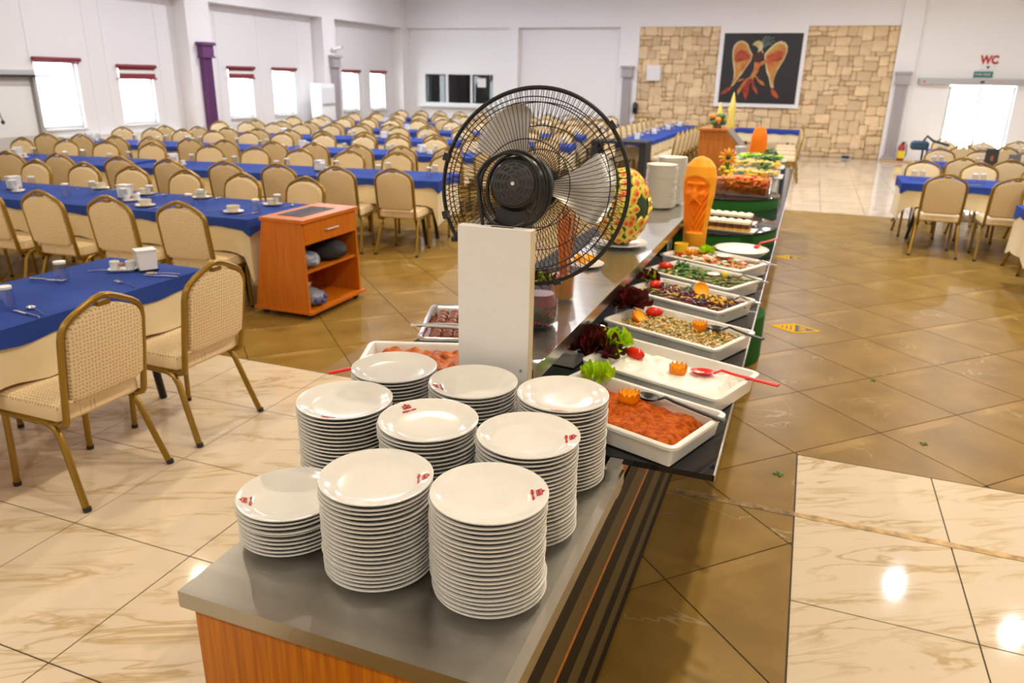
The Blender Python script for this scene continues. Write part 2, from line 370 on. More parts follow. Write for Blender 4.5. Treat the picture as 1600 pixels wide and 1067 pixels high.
for i in range(-60, 60):
    for j in range(-60, 60):
        s_, d_ = 3.92+hd+2*hd*i, -3.62+hd+2*hd*j          # x+y, x-y at centre
        cx, cy = (s_+d_)/2, (s_-d_)/2
        if not (XW-.5 < cx < XR+.5 and YN-.5 < cy < YW+.5): continue
        q = [(cx+(a-b)*sqrt(.5), cy+(a+b)*sqrt(.5)) for a, b in sq(WT/2-g)]
        pcs = [q]
        for (x0, x1, y0, y1) in WREC:
            new = []
            for p in pcs:
                a = clip(p, -1, 0, x0-.004); new.append(a)                       # left of rect
                r_ = clip(p, 1, 0, -x0+.004); b = clip(r_, 1, 0, -x1-.004) if r_ else []; new.append(b)
                r_ = clip(r_, -1, 0, x1+.004) if r_ else []
                new.append(clip(r_, 0, 1, -y1-.004) if r_ else []); new.append(clip(r_, 0, -1, y0-.004) if r_ else [])
            pcs = [p for p in new if len(p) > 2 and parea(p) > .0006]
        if not pcs: continue
        whole = len(pcs) == 1 and parea(pcs[0]) > (WT-2*g)**2*.999
        loc = [[((x-cx)*sqrt(.5)+(y-cy)*sqrt(.5), -(x-cx)*sqrt(.5)+(y-cy)*sqrt(.5)) for x, y in p] for p in pcs]
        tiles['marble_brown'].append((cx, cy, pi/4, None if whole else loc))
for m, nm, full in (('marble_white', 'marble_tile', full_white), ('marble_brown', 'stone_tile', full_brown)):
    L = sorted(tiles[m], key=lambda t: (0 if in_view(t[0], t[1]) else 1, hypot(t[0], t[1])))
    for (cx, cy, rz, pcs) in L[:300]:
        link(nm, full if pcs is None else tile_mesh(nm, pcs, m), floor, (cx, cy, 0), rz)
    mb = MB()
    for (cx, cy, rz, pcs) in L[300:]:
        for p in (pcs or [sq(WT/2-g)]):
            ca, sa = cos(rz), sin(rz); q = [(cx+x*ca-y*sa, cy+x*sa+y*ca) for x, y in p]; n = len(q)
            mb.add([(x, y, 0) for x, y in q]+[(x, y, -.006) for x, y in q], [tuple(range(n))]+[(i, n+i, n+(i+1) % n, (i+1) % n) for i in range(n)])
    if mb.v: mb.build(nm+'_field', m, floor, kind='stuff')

cb = MB(); cb.box(XW-.3, XR+.3, YN-.3, YW+.3, ZC, ZC+.1); struct('ceiling', cb, 'ceiling_white')
# left wall with window openings (recessed panels), columns and the beam in front
WIN = [(9.52, 10.33, .845, 1.98), (11.20, 12.02, .85, 1.90), (14.15, 14.95, .86, 1.93), (15.70, 16.52, .875, 1.93), (18.70, 19.48, .885, 1.93), (20.15, 20.95, .885, 1.93)]
DOOR_L = (8.35, 9.43, 0, 1.72)
def wall_with_holes(mb, axis, plane, t, a0, a1, z0, z1, holes):
    hs = sorted(holes); cur = a0
    def put(p, q, r, s):
        if q-p < 1e-4 or s-r < 1e-4: return
        if axis == 'x': mb.box(plane-t, plane, p, q, r, s)
        else: mb.box(p, q, plane, plane+t, r, s)
    for (h0, h1, b, t1) in hs:
        put(cur, h0, z0, z1); put(h0, h1, z0, b); put(h0, h1, t1, z1); cur = h1
    put(cur, a1, z0, z1)
mb = MB(); wall_with_holes(mb, 'x', XW, .2, YN-.2, YW, 0, ZC, WIN+[DOOR_L])
wl = struct('wall_left', mb, 'wall_panel')
for y in (10.62, 10.98, 12.25, 13.9, 15.25, 16.75, 18.55, 19.75, 21.2, 9.47, 8.2):      # raised seams between wall panels
    mb = MB(); mb.box(XW, XW+.008, y-.02, y+.02, 0, 3.2); mb.build('panel_seam', 'frame_white', wl)
mb = MB(); mb.box(XW, XW+.01, 9.7, 21.8, .70, .73); mb.build('dado_rail', 'frame_white', wl)
mb = MB(); mb.box(XW, XL, YN, YW, 3.19, ZC); struct('trim_1', mb, 'wall_white')
n = 2
for y0, y1 in ((12.75, 13.42), (17.42, 17.98), (21.55, 22.05), (7.7, 8.3)):
    mb = MB(); mb.box(XW, XL, y0, y1, 0, 3.19); struct('trim_%d' % n, mb, 'wall_white'); n += 1
# back wall: beam, columns, recessed niches
mb = MB(); wall_with_holes(mb, 'y', YW, .2, XW-.2, 2.2, 0, ZC, [(-11.45, -9.05, 1.02, 1.95)]); struct('wall_back', mb, 'wall_white')
mb = MB(); mb.box(XL, 2.2, YB, YW, 3.2, ZC); struct('trim_%d' % n, mb, 'wall_white'); n += 1
for x0, x1 in ((-8.52, -8.24), (-5.23, -4.68), (1.74, 2.2)):
    mb = MB(); mb.box(x0, x1, YB-(.08 if x0 > 1 else 0), YW, 0, 3.2 if x0 < 1 else ZC); struct('trim_%d' % n, mb, 'wall_white'); n += 1
mb = MB(); wall_with_holes(mb, 'y', YB, .2, 2.2, XR, 0, ZC, [(3.05, 4.47, 0, 1.845)]); struct('wall_back_door_side', mb, 'wall_white')
mb = MB(); mb.box(XR, XR+.2, YN-.2, YW+.2, 0, ZC); struct('wall_right', mb, 'wall_white')
mb = MB(); mb.box(XW-.2, XR+.2, YN-.2, YN, 0, ZC); struct('wall_near', mb, 'wall_white')
# open world behind the door and the back window so daylight enters there: bright outside is the sky

# cream radiators under the first two windows
# windows on the left wall
for i, (y0, y1, z0, z1) in enumerate(WIN):
    o = empty('window_%d' % (i+1), (XW-.1, (y0+y1)/2, z0), kind='structure')
    W, Hh = y1-y0, z1-z0; f = MB(); t = .045
    f.box(-.04, .04, -W/2, -W/2+t, 0, Hh); f.box(-.04, .04, W/2-t, W/2, 0, Hh); f.box(-.04, .04, -W/2+t, W/2-t, 0, t); f.box(-.04, .04, -W/2+t, W/2-t, Hh-t, Hh)
    f.build('window_frame', 'frame_white', o)
    p = MB(); p.box(-.004, .004, -W/2+t, W/2-t, t, Hh-t); p.build('pane', 'glass', o)
    sl = MB(); sl.box(.0, .16, -W/2-.03, W/2+.03, -.03, 0); sl.build('window_sill', 'frame_white', o)
# back window (sliding, three lights, dark room behind)
o = empty('window_7', (-10.25, YW+.05, 1.02), kind='structure')
f = MB()
for x in (-1.2, -.42, .40, 1.14): f.box(x, x+.06, -.05, .05, 0, .93)
f.box(-1.2, 1.2, -.051, .051, 0, .05); f.box(-1.2, 1.2, -.051, .051, .88, .93); f.build('window_frame', 'frame_white', o)
for k, (a, b) in enumerate(((-1.14, -.42), (-.36, .40), (.46, 1.14))):
    p = MB(); p.box(a, b, -.005, .005, .05, .88); p.build('pane', 'glass' if False else 'dark_window', o)
mb = MB(); mb.box(.62, .90, -.02, -.012, .52, .78); mb.build('paper_notice', 'paper', o)
mb = MB(); mb.box(-1.1, -.75, .02, .03, .05, .88); mb.build('curtain', 'paper', o)
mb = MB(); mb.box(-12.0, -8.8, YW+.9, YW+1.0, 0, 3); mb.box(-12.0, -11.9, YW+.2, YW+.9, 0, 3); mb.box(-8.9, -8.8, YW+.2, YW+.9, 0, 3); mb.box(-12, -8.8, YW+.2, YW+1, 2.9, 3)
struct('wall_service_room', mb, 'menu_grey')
mb = MB(); mb.box(-11.55, -8.95, YB+.02, YW, .94, 1.0); struct('trim_20', mb, 'frame_white')

# sliding glass door on the back wall
o = empty('door_1', (3.76, YB+.08, 0), kind='structure')
for s_ in (-1, 1):
    d = MB(); x0, x1 = (-.70, -.005) if s_ < 0 else (.005, .70); t = .05
    d.box(x0, x0+t, -.02, .02, 0, 1.83); d.box(x1-t, x1, -.02, .02, 0, 1.83); d.box(x0+t, x1-t, -.02, .02, 0, .08); d.box(x0+t, x1-t, -.02, .02, 1.80, 1.83)
    lf = d.build('door_leaf', 'alu_grey', o); p = MB(); p.box(x0+t, x1-t, -.005, .005, .08, 1.80); p.build('pane', 'glass', lf)
h = MB(); h.box(-1.42, 1.9, -.22, -.083, 1.85, 2.0); hd_ = h.build('door_header', 'alu_grey', o)
p = MB(); p.box(-1.425, -1.42, -.215, -.09, 1.86, 1.99); p.build('end_cap', 'black_metal', hd_)
p = MB(); p.prism([(-.06+.05*cos(a*pi/6), 1.925+.028*sin(a*pi/6)) for a in range(12)], -.224, -.221, ax='y'); p.build('maker_mark', 'navy', hd_)
p = MB(); p.box(.10, .38, -.224, -.221, 1.915, 1.925); p.box(.10, .36, -.224, -.221, 1.94, 1.952); p.build('maker_lettering', 'pink_print', hd_)
p = MB(); p.prism([(-1.30+.03*cos(a*pi/6), 1.92+.02*sin(a*pi/6)) for a in range(12)], -.224, -.221, ax='y'); p.build('indicator', 'red_plastic', hd_)

# left door with closer and hanging pull
o = empty('door_2', (XW, 8.9, 0), kind='structure')
d = MB(); d.box(-.08, -.03, -.54, .53, .01, 1.70); lf = d.build('door_leaf', 'door_panel', o)
p = MB(); p.box(-.03, -.026, -.25, .5, .75, 1.62); p.build('pane', 'white_plastic', lf)  # opaque white sheet paints the bright reflection on the door leaf
f = MB(); f.box(-.03, .05, -.60, -.53, 0, 1.80); f.box(-.03, .05, .53, .58, 0, 1.80); f.box(-.03, .05, -.53, .53, 1.70, 1.80); f.build('door_frame', 'alu_grey', o)
c = MB(); c.box(.05, .12, -.35, .95, 1.69, 1.725); c.box(.05, .14, -.38, -.30, 1.66, 1.86); c.build('sliding_rail', 'black_metal', o)
c = MB(); c.tube([(.1, -.32, 1.66), (.1, -.25, 1.3), (.1, -.18, 1.02)], .008, 6); c.ell((.1, -.18, 1.0), (.03, .03, .035)); c.build('pull_cord', 'black_plastic', o)

# --- stone cladding behind the picture: blocks on a warped grid
rs = random.Random(3)
CX, CZ = .118, .118; X0, X1, Z0, Z1 = -4.68, 1.74, .0, 3.2
nx, nz = int((X1-X0)/CX), int((Z1-Z0)/CZ); CX = (X1-X0)/nx; CZ = (Z1-Z0)/nz
used = [[False]*nz for _ in range(nx)]; blocks = []
order = [(i, j) for i in range(nx) for j in range(nz)]; rs.shuffle(order)
for want in ((3, 2), (2, 3), (2, 2), (3, 1), (2, 1), (1, 2), (1, 1)):
    for (i, j) in order:
        wi, hj = want
        if want in ((3, 2), (2, 3)) and rs.random() > .10: continue
        if want in ((2, 2),) and rs.random() > .28: continue
        if want == (3, 1) and rs.random() > .2: continue
        if want in ((2, 1), (1, 2)) and rs.random() > .85: continue
        if i+wi > nx or j+hj > nz or any(used[i+a][j+b] for a in range(wi) for b in range(hj)): continue
        for a in range(wi):
            for b in range(hj): used[i+a][j+b] = True
        blocks.append((i, j, wi, hj))
def wv(i, j):
    x, z = X0+i*CX, Z0+j*CZ
    dx = .05*noise.noise((i*1.7, j*1.3, 5)); dz = .05*noise.noise((i*1.9, j*1.1, 9))
    return (x+(dx if 0 < i < nx else 0), z+(dz if 0 < j < nz else 0))
bw = MB(); bw.box(X0, X1, YB+.04, YB+.08, 0, 3.2); bw = struct('wall_stone', bw, 'stone_mortar')
def stone_geo(i, j, wi, hj):
    c = [wv(i, j), wv(i+wi, j), wv(i+wi, j+hj), wv(i, j+hj)]
    mx_, mz_ = sum(p[0] for p in c)/4, sum(p[1] for p in c)/4
    poly = []
    for k in range(4):
        p, q, r_ = Vector(c[k-1]), Vector(c[k]), Vector(c[(k+1) % 4])
        ins = (Vector((mx_, mz_))-q).normalized()*.007; q = q+ins
        cut = rs.uniform(.018, .04)
        poly += [q+(p-q).normalized()*cut, q+(r_-q).normalized()*cut]
    return [(v.x-mx_, v.y-mz_) for v in poly], mx_, mz_
pic = (-2.55, -.30, 1.15, 3.2)
sto = []
for b in blocks:
    poly, mx_, mz_ = stone_geo(*b)
    if pic[0]+.15 < mx_ < pic[1]-.15 and mz_ > pic[2]+.12: continue
    sto.append((b[2]*b[3], poly, mx_, mz_, rs.uniform(.025, .05)))
sto.sort(key=lambda t: -t[0]*(1.0 if t[3] > .9 or t[2] > -.4 or t[2] < -3 else .3))
def stone_mb(mb, poly, dep, off=(0, 0)):
    n_ = len(poly); a = [(x*1.0+off[0], YB+.04, z+off[1]) for x, z in poly]; b = [(x*.97+off[0], YB+.04-dep*.7, z*.97+off[1]) for x, z in poly]; c = [(x*.82+off[0], YB+.04-dep, z*.82+off[1]) for x, z in poly]
    mb.loft([a, b, c], cap0=False, smooth=False)
for (ar, poly, mx_, mz_, dep) in sto[:300]:
    mb = MB(); stone_mb(mb, poly, dep); mb.build('stone_block', 'stone', bw, loc=(mx_, 0, mz_))
mb = MB()
for (ar, poly, mx_, mz_, dep) in sto[300:]: stone_mb(mb, poly, dep, (mx_, mz_))
mb.build('stone_infill', 'stone', bw, kind='stuff')

# --- ceiling downlights
LAMPS = [(x, y) for x in (-9.6, -6.4, -3.2, 0, 3.2) for y in (-1.5, 2.2, 6, 10, 14, 18) if (x, y) not in ((3.2, 10), (0, 10))] + [(1.8, 9.3), (3.0, 8.8), (.25, 4), (-1.3, 10)]
hm = None
for k, (x, y) in enumerate(LAMPS):
    o = empty('ceiling_downlight', (x, y, ZC-.06), label='round ceiling downlight above the hall', cat='ceiling light', group='ceiling downlights')
    if hm is None:
        m1 = MB(); m1.lathe([(.17, .06), (.19, .06), (.19, 0), (.165, 0), (.16, .05)], 24, cap=False); hm = m1.mesh('housing', ['frame_white'])
    link('housing', hm, o)
    ld = bpy.data.lights.new('lamp', 'AREA'); ld.shape = 'DISK'; ld.size = .12
    warm = y < 8.5
    ld.energy = LAMP_W*({-1.5: 1.08, 2.2: .52, 4: 1.7, 6: 1.25}.get(y, 1.7 if y < 11 else 1.75))*(.8 if x > 2 else 1); ld.color = (1.0, .93, .82) if y < 0 else WARM if warm else COOL
    lo = bpy.data.objects.new('lamp', ld); COL.objects.link(lo); lo.parent = o; lo.location = (0, 0, -.012)

# ================================================================== WALL FITTINGS
for i, (y0, y1, z0, z1) in enumerate(WIN):                # red roller blinds over each window
    nm = ['beside the service door', 'with a white slot, before the purple pilaster', 'with a white slot, just past the purple pilaster', 'beside the standing air conditioner', 'just past the grey pilaster', 'over the window nearest the room corner'][i]
    o = empty('roller_blind', (XW, (y0+y1)/2, z1), label='burgundy roller blind '+nm, cat='blind', group='burgundy roller blinds')
    W = y1-y0+.10; m1 = MB(); m1.tube([(.05, -W/2, .0), (.05, W/2, .0)], .035, 10); m1.build('roller', 'burgundy', o)
    if i in (1, 2):
        for zz in (-.09, -.21): pass
        m1 = MB(); m1.box(.03, .045, -W/2+.03, W/2-.03, -.07, 0); m1.box(.03, .045, -W/2+.03, W/2-.03, -.22, -.13); m1.build('fabric', 'burgundy', o)
        m1 = MB(); m1.box(.032, .043, -W/2+.03, W/2-.03, -.13, -.07); m1.build('sheer_band', 'paper', o)
        m1 = MB(); m1.tube([(.04, -W/2, -.22), (.04, W/2, -.22)], .018, 8); m1.build('bottom_bar', 'burgundy', o)
    else:
        m1 = MB(); m1.tube([(.04, -W/2+.03, -.05), (.04, W/2-.03, -.05)], .014, 8); m1.build('bottom_bar', 'burgundy', o)
def pilaster(loc, axis, wdt, h, m, label):
    o = empty('pilaster', loc, 0 if axis == 'y' else pi/2, label=label, cat='pilaster')
    s_ = MB(); s_.box(-wdt/2, wdt/2, -.10, 0, .12, h-.28)
    for k in range(4): x = -wdt/2+wdt*(k+.5)/4; s_.tube([(x, -.10, .12), (x, -.10, h-.28)], wdt*.085, 8)
    s_.build('fluted_shaft', m, o)
    c = MB(); c.box(-wdt*.62, wdt*.62, -.14, 0, h-.28, h-.06); c.box(-wdt*.75, wdt*.75, -.18, 0, h-.06, h); c.box(-wdt*.68, wdt*.68, -.16, 0, h-.30, h-.27); c.build('capital', m, o)
    c = MB(); c.box(-wdt*.75, wdt*.75, -.18, 0, 0, .07); c.box(-wdt*.62, wdt*.62, -.14, 0, .07, .13); c.build('base', m, o)
    return o
pilaster((XL, 13.12, 0), 'x', .26, 2.40, 'purple', 'purple fluted pilaster on the window wall column')
pilaster((XL, 17.80, 0), 'x', .26, 2.30, 'pilaster_grey', 'grey fluted pilaster behind the standing air conditioner')
pilaster((-4.95, YB, 0), 'y', .24, 2.20, 'pilaster_grey', 'grey fluted pilaster between the stone wall and the empty niche')
pilaster((1.97, YB-.08, 0), 'y', .26, 2.14, 'pilaster_grey', 'grey fluted pilaster beside the fire extinguisher')
# camera bracket above the grey pilaster
o = empty('security_camera', (XL, 17.9, 2.42), label='small white security camera above the grey pilaster', cat='camera')
m1 = MB(); m1.box(0, .10, -.03, .03, 0, .05); m1.build('bracket', 'white_plastic', o); m1 = MB(); m1.tube([(.05, -.16, .02), (.14, .1, .08)], .045, 10); m1.build('body', 'white_plastic', o)
m1 = MB(); m1.tube([(.14, .1, .08), (.15, .13, .085)], .036, 10); m1.build('lens', 'black_glass', o)
# standing air conditioner
o = empty('air_conditioner', (XL+.22, 16.95, 0), label='tall white floor-standing air conditioner by the window wall', cat='air conditioner')
m1 = MB(); rloft(m1, .34, .62, .05, [(.01, 0), (0, .02), (0, 1.58), (.02, 1.61)]); m1.build('body', 'white_plastic', o)
m1 = MB(); m1.box(.165, .178, -.27, .27, 1.14, 1.50); m1.build('grille', 'frame_white', o)
m1 = MB(); m1.box(.165, .185, -.28, .28, 1.08, 1.13); m1.build('control_strip', 'alu_grey', o)
# small white speaker box on the stone wall
o = empty('wall_speaker', (-4.21, YB-.02, 2.02), label='small white square speaker on the stone wall', cat='speaker')
m1 = MB(); m1.box(-.19, .19, -.10, 0, -.20, .20); m1.build('cabinet', 'white_plastic', o); m1 = MB(); m1.box(-.17, .17, -.108, -.10, -.18, .18); m1.build('grille', 'wall_panel', o)
m1 = MB(); m1.box(-4.72, -4.60, YB-.14, YB-.02, .95, 1.22); m1.ell((-4.66, YB-.12, 1.1), (.07, .05, .16)); m1.build('wall_telephone', 'black_plastic', label='black wall telephone at the stone wall edge', cat='telephone')

# picture of the fire bird
o = empty('framed_picture', (-1.43, YB-.03, 1.2), label='black framed picture of a golden fire bird on the stone wall', cat='picture')
m1 = MB(); m1.box(-1.10, 1.06, -.05, .03, 0, 2.0); m1.build('white_surround', 'wall_white', o)
m1 = MB(); m1.box(-.985, .965, -.062, -.05, .10, 1.83); m1.build('canvas', 'art_black', o)
def art(name, m, pts, y=-.066):
    mm = MB(); mm.prism([(x, z) for x, z in pts], y-.006, -.062, ax='y'); return mm.build(name, m, o)
def P(px, py): return ((px-690)/838*1.95-.04+.0*py, 1.83-(py-110)/825*1.73+0)   # zoomed print coordinates to metres
Lw = [(610, 360), (575, 300), (545, 235), (510, 205), (470, 195), (430, 210), (400, 250), (388, 310), (392, 390), (410, 480), (430, 570), (430, 650), (415, 720), (395, 770), (440, 720), (480, 640), (520, 580), (560, 500), (600, 430)]
art('wing', 'art_cream', [P(*p) for p in Lw]); art('wing_feathers', 'art_gold', [P(500+(x-500)*.86, 400+(y-400)*.88) for x, y in Lw], -.070); art('wing_coverts', 'art_orange', [P(x, y) for x, y in ((590, 370), (540, 330), (480, 300), (430, 340), (420, 420), (450, 450), (520, 430), (580, 410))], -.074)
Rw = [(735, 350), (780, 290), (830, 230), (890, 200), (940, 215), (970, 260), (975, 320), (955, 400), (920, 480), (890, 550), (870, 630), (865, 700), (880, 750), (845, 740), (825, 670), (810, 620), (780, 560), (760, 480), (745, 420)]
art('wing', 'art_cream', [P(*p) for p in Rw]); art('wing_feathers', 'art_gold', [P(860+(x-860)*.86, 420+(y-420)*.88) for x, y in Rw], -.070); art('wing_coverts', 'art_orange', [P(x, y) for x, y in ((750, 390), (800, 350), (880, 310), (940, 330), (930, 410), (880, 440), (800, 430))], -.074)
art('head', 'art_cream', [P(*p) for p in ((595, 245), (620, 212), (660, 195), (700, 215), (712, 260), (705, 300), (725, 340), (660, 345), (668, 290), (640, 262))], -.072)
art('breast', 'art_dark', [P(*p) for p in ((610, 370), (655, 345), (690, 310), (725, 345), (720, 390), (690, 440), (650, 430), (615, 410))], -.078)
art('belly', 'art_gold', [P(*p) for p in ((640, 440), (690, 455), (760, 410), (765, 450), (700, 500), (690, 560), (640, 650), (590, 660), (640, 540))], -.076)
for pl in (((600, 640), (555, 720), (545, 800), (590, 905), (612, 800), (615, 700), (640, 640)), ((560, 650), (520, 720), (485, 790), (495, 840), (530, 780), (560, 710), (610, 620)), ((630, 650), (640, 740), (680, 800), (715, 830), (700, 770), (660, 710), (650, 640)), ((660, 610), (700, 670), (740, 710), (780, 720), (760, 680), (700, 640), (670, 600)), ((540, 640), (500, 650), (470, 680), (500, 675), (545, 655))):
    art('tail_feather', 'art_orange' if pl[0][0] in (600, 630) else 'art_gold', [P(*p) for p in pl], -.080)
art('wing_tip', 'art_orange', [P(*p) for p in ((420, 735), (350, 770), (290, 840), (350, 825), (400, 790))], -.074); art('wing_tip', 'art_orange', [P(*p) for p in ((850, 750), (900, 780), (945, 850), (925, 870), (880, 840), (855, 800))], -.074)
mm = MB()
for a, b, c, d in ((690, 215, 740, 145), (700, 225, 775, 150), (708, 240, 820, 160), (712, 260, 825, 200), (715, 280, 800, 235)):
    p, q = P(a, b), P(c, d); mm.tube([(p[0], -.072, p[1]), ((p[0]+q[0])/2, -.072, (p[1]+q[1])/2+.03), (q[0], -.072, q[1])], .012, 5)
mm.build('crest', 'art_teal', o)

# wc and exit signs over the glass door
def text_mesh(body, size, mats, ext=.002, align='CENTER', bold=0.0):
    c = bpy.data.curves.new('lettering', 'FONT'); c.body = body; c.size = size; c.extrude = ext; c.align_x = align; c.align_y = 'CENTER'; c.resolution_u = 3; c.offset = bold
    ob = bpy.data.objects.new('lettering', c); COL.objects.link(ob)
    me = bpy.data.meshes.new_from_object(ob.evaluated_get(bpy.context.evaluated_depsgraph_get()))
    bpy.data.objects.remove(ob); bpy.data.curves.remove(c); me.materials.clear(); me.materials.append(MAT[mats]); return me
o = empty('toilet_sign', (3.77, YB, 2.36), label='white WC sign with red letters above the glass door', cat='sign')
m1 = MB(); m1.box(-.18, .18, -.02, 0, -.16, .20); m1.build('board', 'white_plastic', o)
t_ = link('lettering', text_mesh('WC', .25, 'red_print', bold=.012), o, (0, -.024, .06)); t_.rotation_euler = (pi/2, 0, 0); t_.scale = (.85, 1, 1)
m1 = MB(); m1.prism([(-.045, -.075), (.045, -.075), (0, -.14)], -.026, -.02, ax='y'); m1.build('arrow', 'navy', o)
o = empty('exit_sign', (3.70, YB, 2.10), label='green emergency exit plate below the WC sign', cat='sign')
m1 = MB(); m1.box(-.20, .20, -.03, 0, -.065, .065); m1.build('plate', 'exit_green', o)
m1 = MB()
for a, b in ((-.17, -.13), (-.11, -.03), (.0, .15)): m1.box(a, b, -.034, -.03, -.02, .02)
m1.build('pictogram', 'alu_grey', o)
m1 = MB(); m1.tube([(3.5, YB-.01, 2.0), (3.52, YB-.01, 2.06)], .008, 5); m1.build('sign_cable', 'alu_grey', label='thin grey cable from door header to exit plate', cat='cable')

# fire extinguisher
o = empty('fire_extinguisher', (2.20, 21.36, .0455), label='red fire extinguisher with yellow label beside the grey pilaster', cat='extinguisher')
m1 = MB(); m1.lathe([(.06, 0), (.085, .01), (.085, .34), (.06, .385), (.03, .40)], 16); m1.build('cylinder', 'extinguisher_red', o)
m1 = MB(); m1.lathe([(.087, .06), (.087, .24)], 16, cap=False); m1.build('label_band', 'yellow_label', o)
m1 = MB(); m1.box(-.03, .03, -.03, .03, .40, .44); m1.box(-.01, .09, -.012, .012, .44, .455); m1.build('valve_handle', 'black_plastic', o)
m1 = MB(); m1.tube([(.03, 0, .42), (.10, 0, .38), (.11, 0, .2), (.09, 0, .08)], .012, 6); m1.build('hose', 'black_plastic', o)

# ================================================================== CHAIRS
ARCH = [(.205, .40), (.207, .60), (.206, .765), (.200, .802), (.180, .834), (.145, .858), (.09, .885), (.04, .906), (.0, .914)]
def arch(inset=0, up=0):
    R = [(x-inset if x > .01 else 0, z-(inset if z > .70 else 0)) for x, z in ARCH]
    return R
def lean(z): return -.215-.075*max(0, (z-.40))/.5       # y of the back plane
def chair_parts():
    P_ = {}
    m1 = MB(); right = [(x, lean(z), z) for x, z in ARCH]; left = [(-x, y, z) for x, y, z in right[:-1]]
    curl = [(.195, -.10, .375), (.200, -.17, .372), (.204, -.205, .385)]
    path = curl+right+left[::-1]+[(-a, b, c) for a, b, c in curl[::-1]]
    m1.tube(path, .0165, 8, ry=.0145, upv=(0, 1, 0)); m1.box(-.03, .03, lean(.9)-.012, lean(.9)+.012, .872, .892)
    P_['back_frame'] = m1.mesh('back_frame', ['gold_paint'])
    # padded back
    m1 = MB(); pts = [(.190, .50), (.192, .60), (.191, .765), (.184, .797), (.166, .822), (.132, .842), (.085, .862), (.04, .872)]
    poly = pts+[(-x, z) for x, z in pts[::-1]]; poly = [(.15, .478)]+poly+[(-.15, .478)]
    cx, cz = 0, .67; lo = []
    for sc, dy in ((.90, -.026), (.97, -.022), (1.0, -.012), (1.0, .012), (.97, .022), (.90, .026)):
        lo.append([(cx+(x-cx)*sc, lean(cz+(z-cz)*sc)+dy, cz+(z-cz)*sc) for x, z in poly])
    m1.loft(lo); P_['backrest'] = m1.mesh('backrest', ['chair_fabric'])
    m1 = MB(); rloft(m1, .43, .43, .05, [(.015, .385), (0, .40), (0, .445), (.012, .462), (.05, .470)], n=5, c=(0, .015, 0)); P_['seat'] = m1.mesh('seat', ['seat_fabric'])
    for s_, nm in ((1, 'a'), (-1, 'b')):
        m1 = MB(); m1.tube([(s_*.195, .20, .374), (s_*.197, .05, .374), (s_*.20, -.09, .372), (s_*.203, -.135, .355), (s_*.207, -.165, .315), (s_*.222, -.225, .14), (s_*.234, -.272, .012)], .0155, 8); m1.tube([(s_*.2345, -.275, .02), (s_*.2355, -.279, 0)], .018, 8, mi=1)
        P_['leg_rear_'+nm] = m1.mesh('leg', ['gold_paint', 'rubber'])
        m1 = MB(); m1.tube([(s_*.19, .185, .38), (s_*.192, .19, .2), (s_*.195, .20, .012)], .0145, 8); m1.tube([(s_*.195, .20, .02), (s_*.195, .20, 0)], .017, 8, mi=1)
        P_['leg_front_'+nm] = m1.mesh('leg', ['gold_paint', 'rubber'])
    return P_
CP = chair_parts()
# one joined mesh for the small far chairs
def joined(parts):
    bm = bmesh.new(); mats = ['gold_paint', 'chair_fabric', 'seat_fabric', 'rubber']
    for k, me in parts.items():
        b0 = len(bm.faces); bm.from_mesh(me); bm.faces.ensure_lookup_table()
        for f in bm.faces[b0:]: f.material_index = mats.index(me.materials[f.material_index].name)
    me = bpy.data.meshes.new('banquet_chair'); bm.to_mesh(me); bm.free()
    for m in mats: me.materials.append(MAT[m])
    return me
CJ = joined(CP)
def chair(x, y, rz, label, group=None, detail=True):
    if detail:
        o = empty('banquet_chair', (x, y, 0), rz, label=label, cat='chair', group=group)
        for k, me in CP.items(): link('leg' if k.startswith('leg') else k, me, o)
        return o
    return link('banquet_chair', CJ, None, (x, y, 0), rz, label=label, cat='chair', group=group)

# ================================================================== TABLES AND CLOTHS
def cloth(L, W, top, drop, endrop, wave, seed, seg=.06, th=.0):
    """tablecloth: flat top, skirt with folds; drop on the long sides, endrop at the ends"""
    rr = random.Random(seed); m1 = MB(); n1, n2 = max(4, int(L/seg)), max(4, int(W/seg))
    per = [(-L/2+L*i/n1, -W/2, 0, -1) for i in range(n1)]+[(L/2, -W/2+W*i/n2, 1, 0) for i in range(n2)]+[(L/2-L*i/n1, W/2, 0, 1) for i in range(n1)]+[(-L/2, W/2-W*i/n2, -1, 0) for i in range(n2)]
    loops = []; ph = [rr.uniform(0, 6.28) for _ in range(4)]
    for lv in (0, .12, .4, .7, 1.0):
        lp = []
        for i, (x, y, nx_, ny_) in enumerate(per):
            s_ = i*seg; ce = min(abs(abs(x)-L/2)+0, .07)/.07                # 0 at the ends
            cw = min(abs(abs(y)-W/2), .25)/.25
            corner = (1-ce)*(1-cw)
            d = (drop if nx_ == 0 else endrop); d = d+(max(drop, endrop)-d)*corner*.5+corner*.06
            f = wave*lv*lv*(sin(s_*9+ph[0])*.6+sin(s_*21+ph[1])*.4)+.004+wave*.8*lv*lv
            nx2, ny2 = (x/(L/2))**9, (y/(W/2))**9
            k = hypot(nx2, ny2) or 1; nx2, ny2 = nx2/k, ny2/k
            lp.append((x+nx2*f, y+ny2*f, top-d*lv-(0 if lv else 0)+(.008*sin(s_*17+ph[2]) if lv == 1 else 0)))
        loops.append(lp)
    m1.loft(loops, cap0=True, cap1=False); return m1
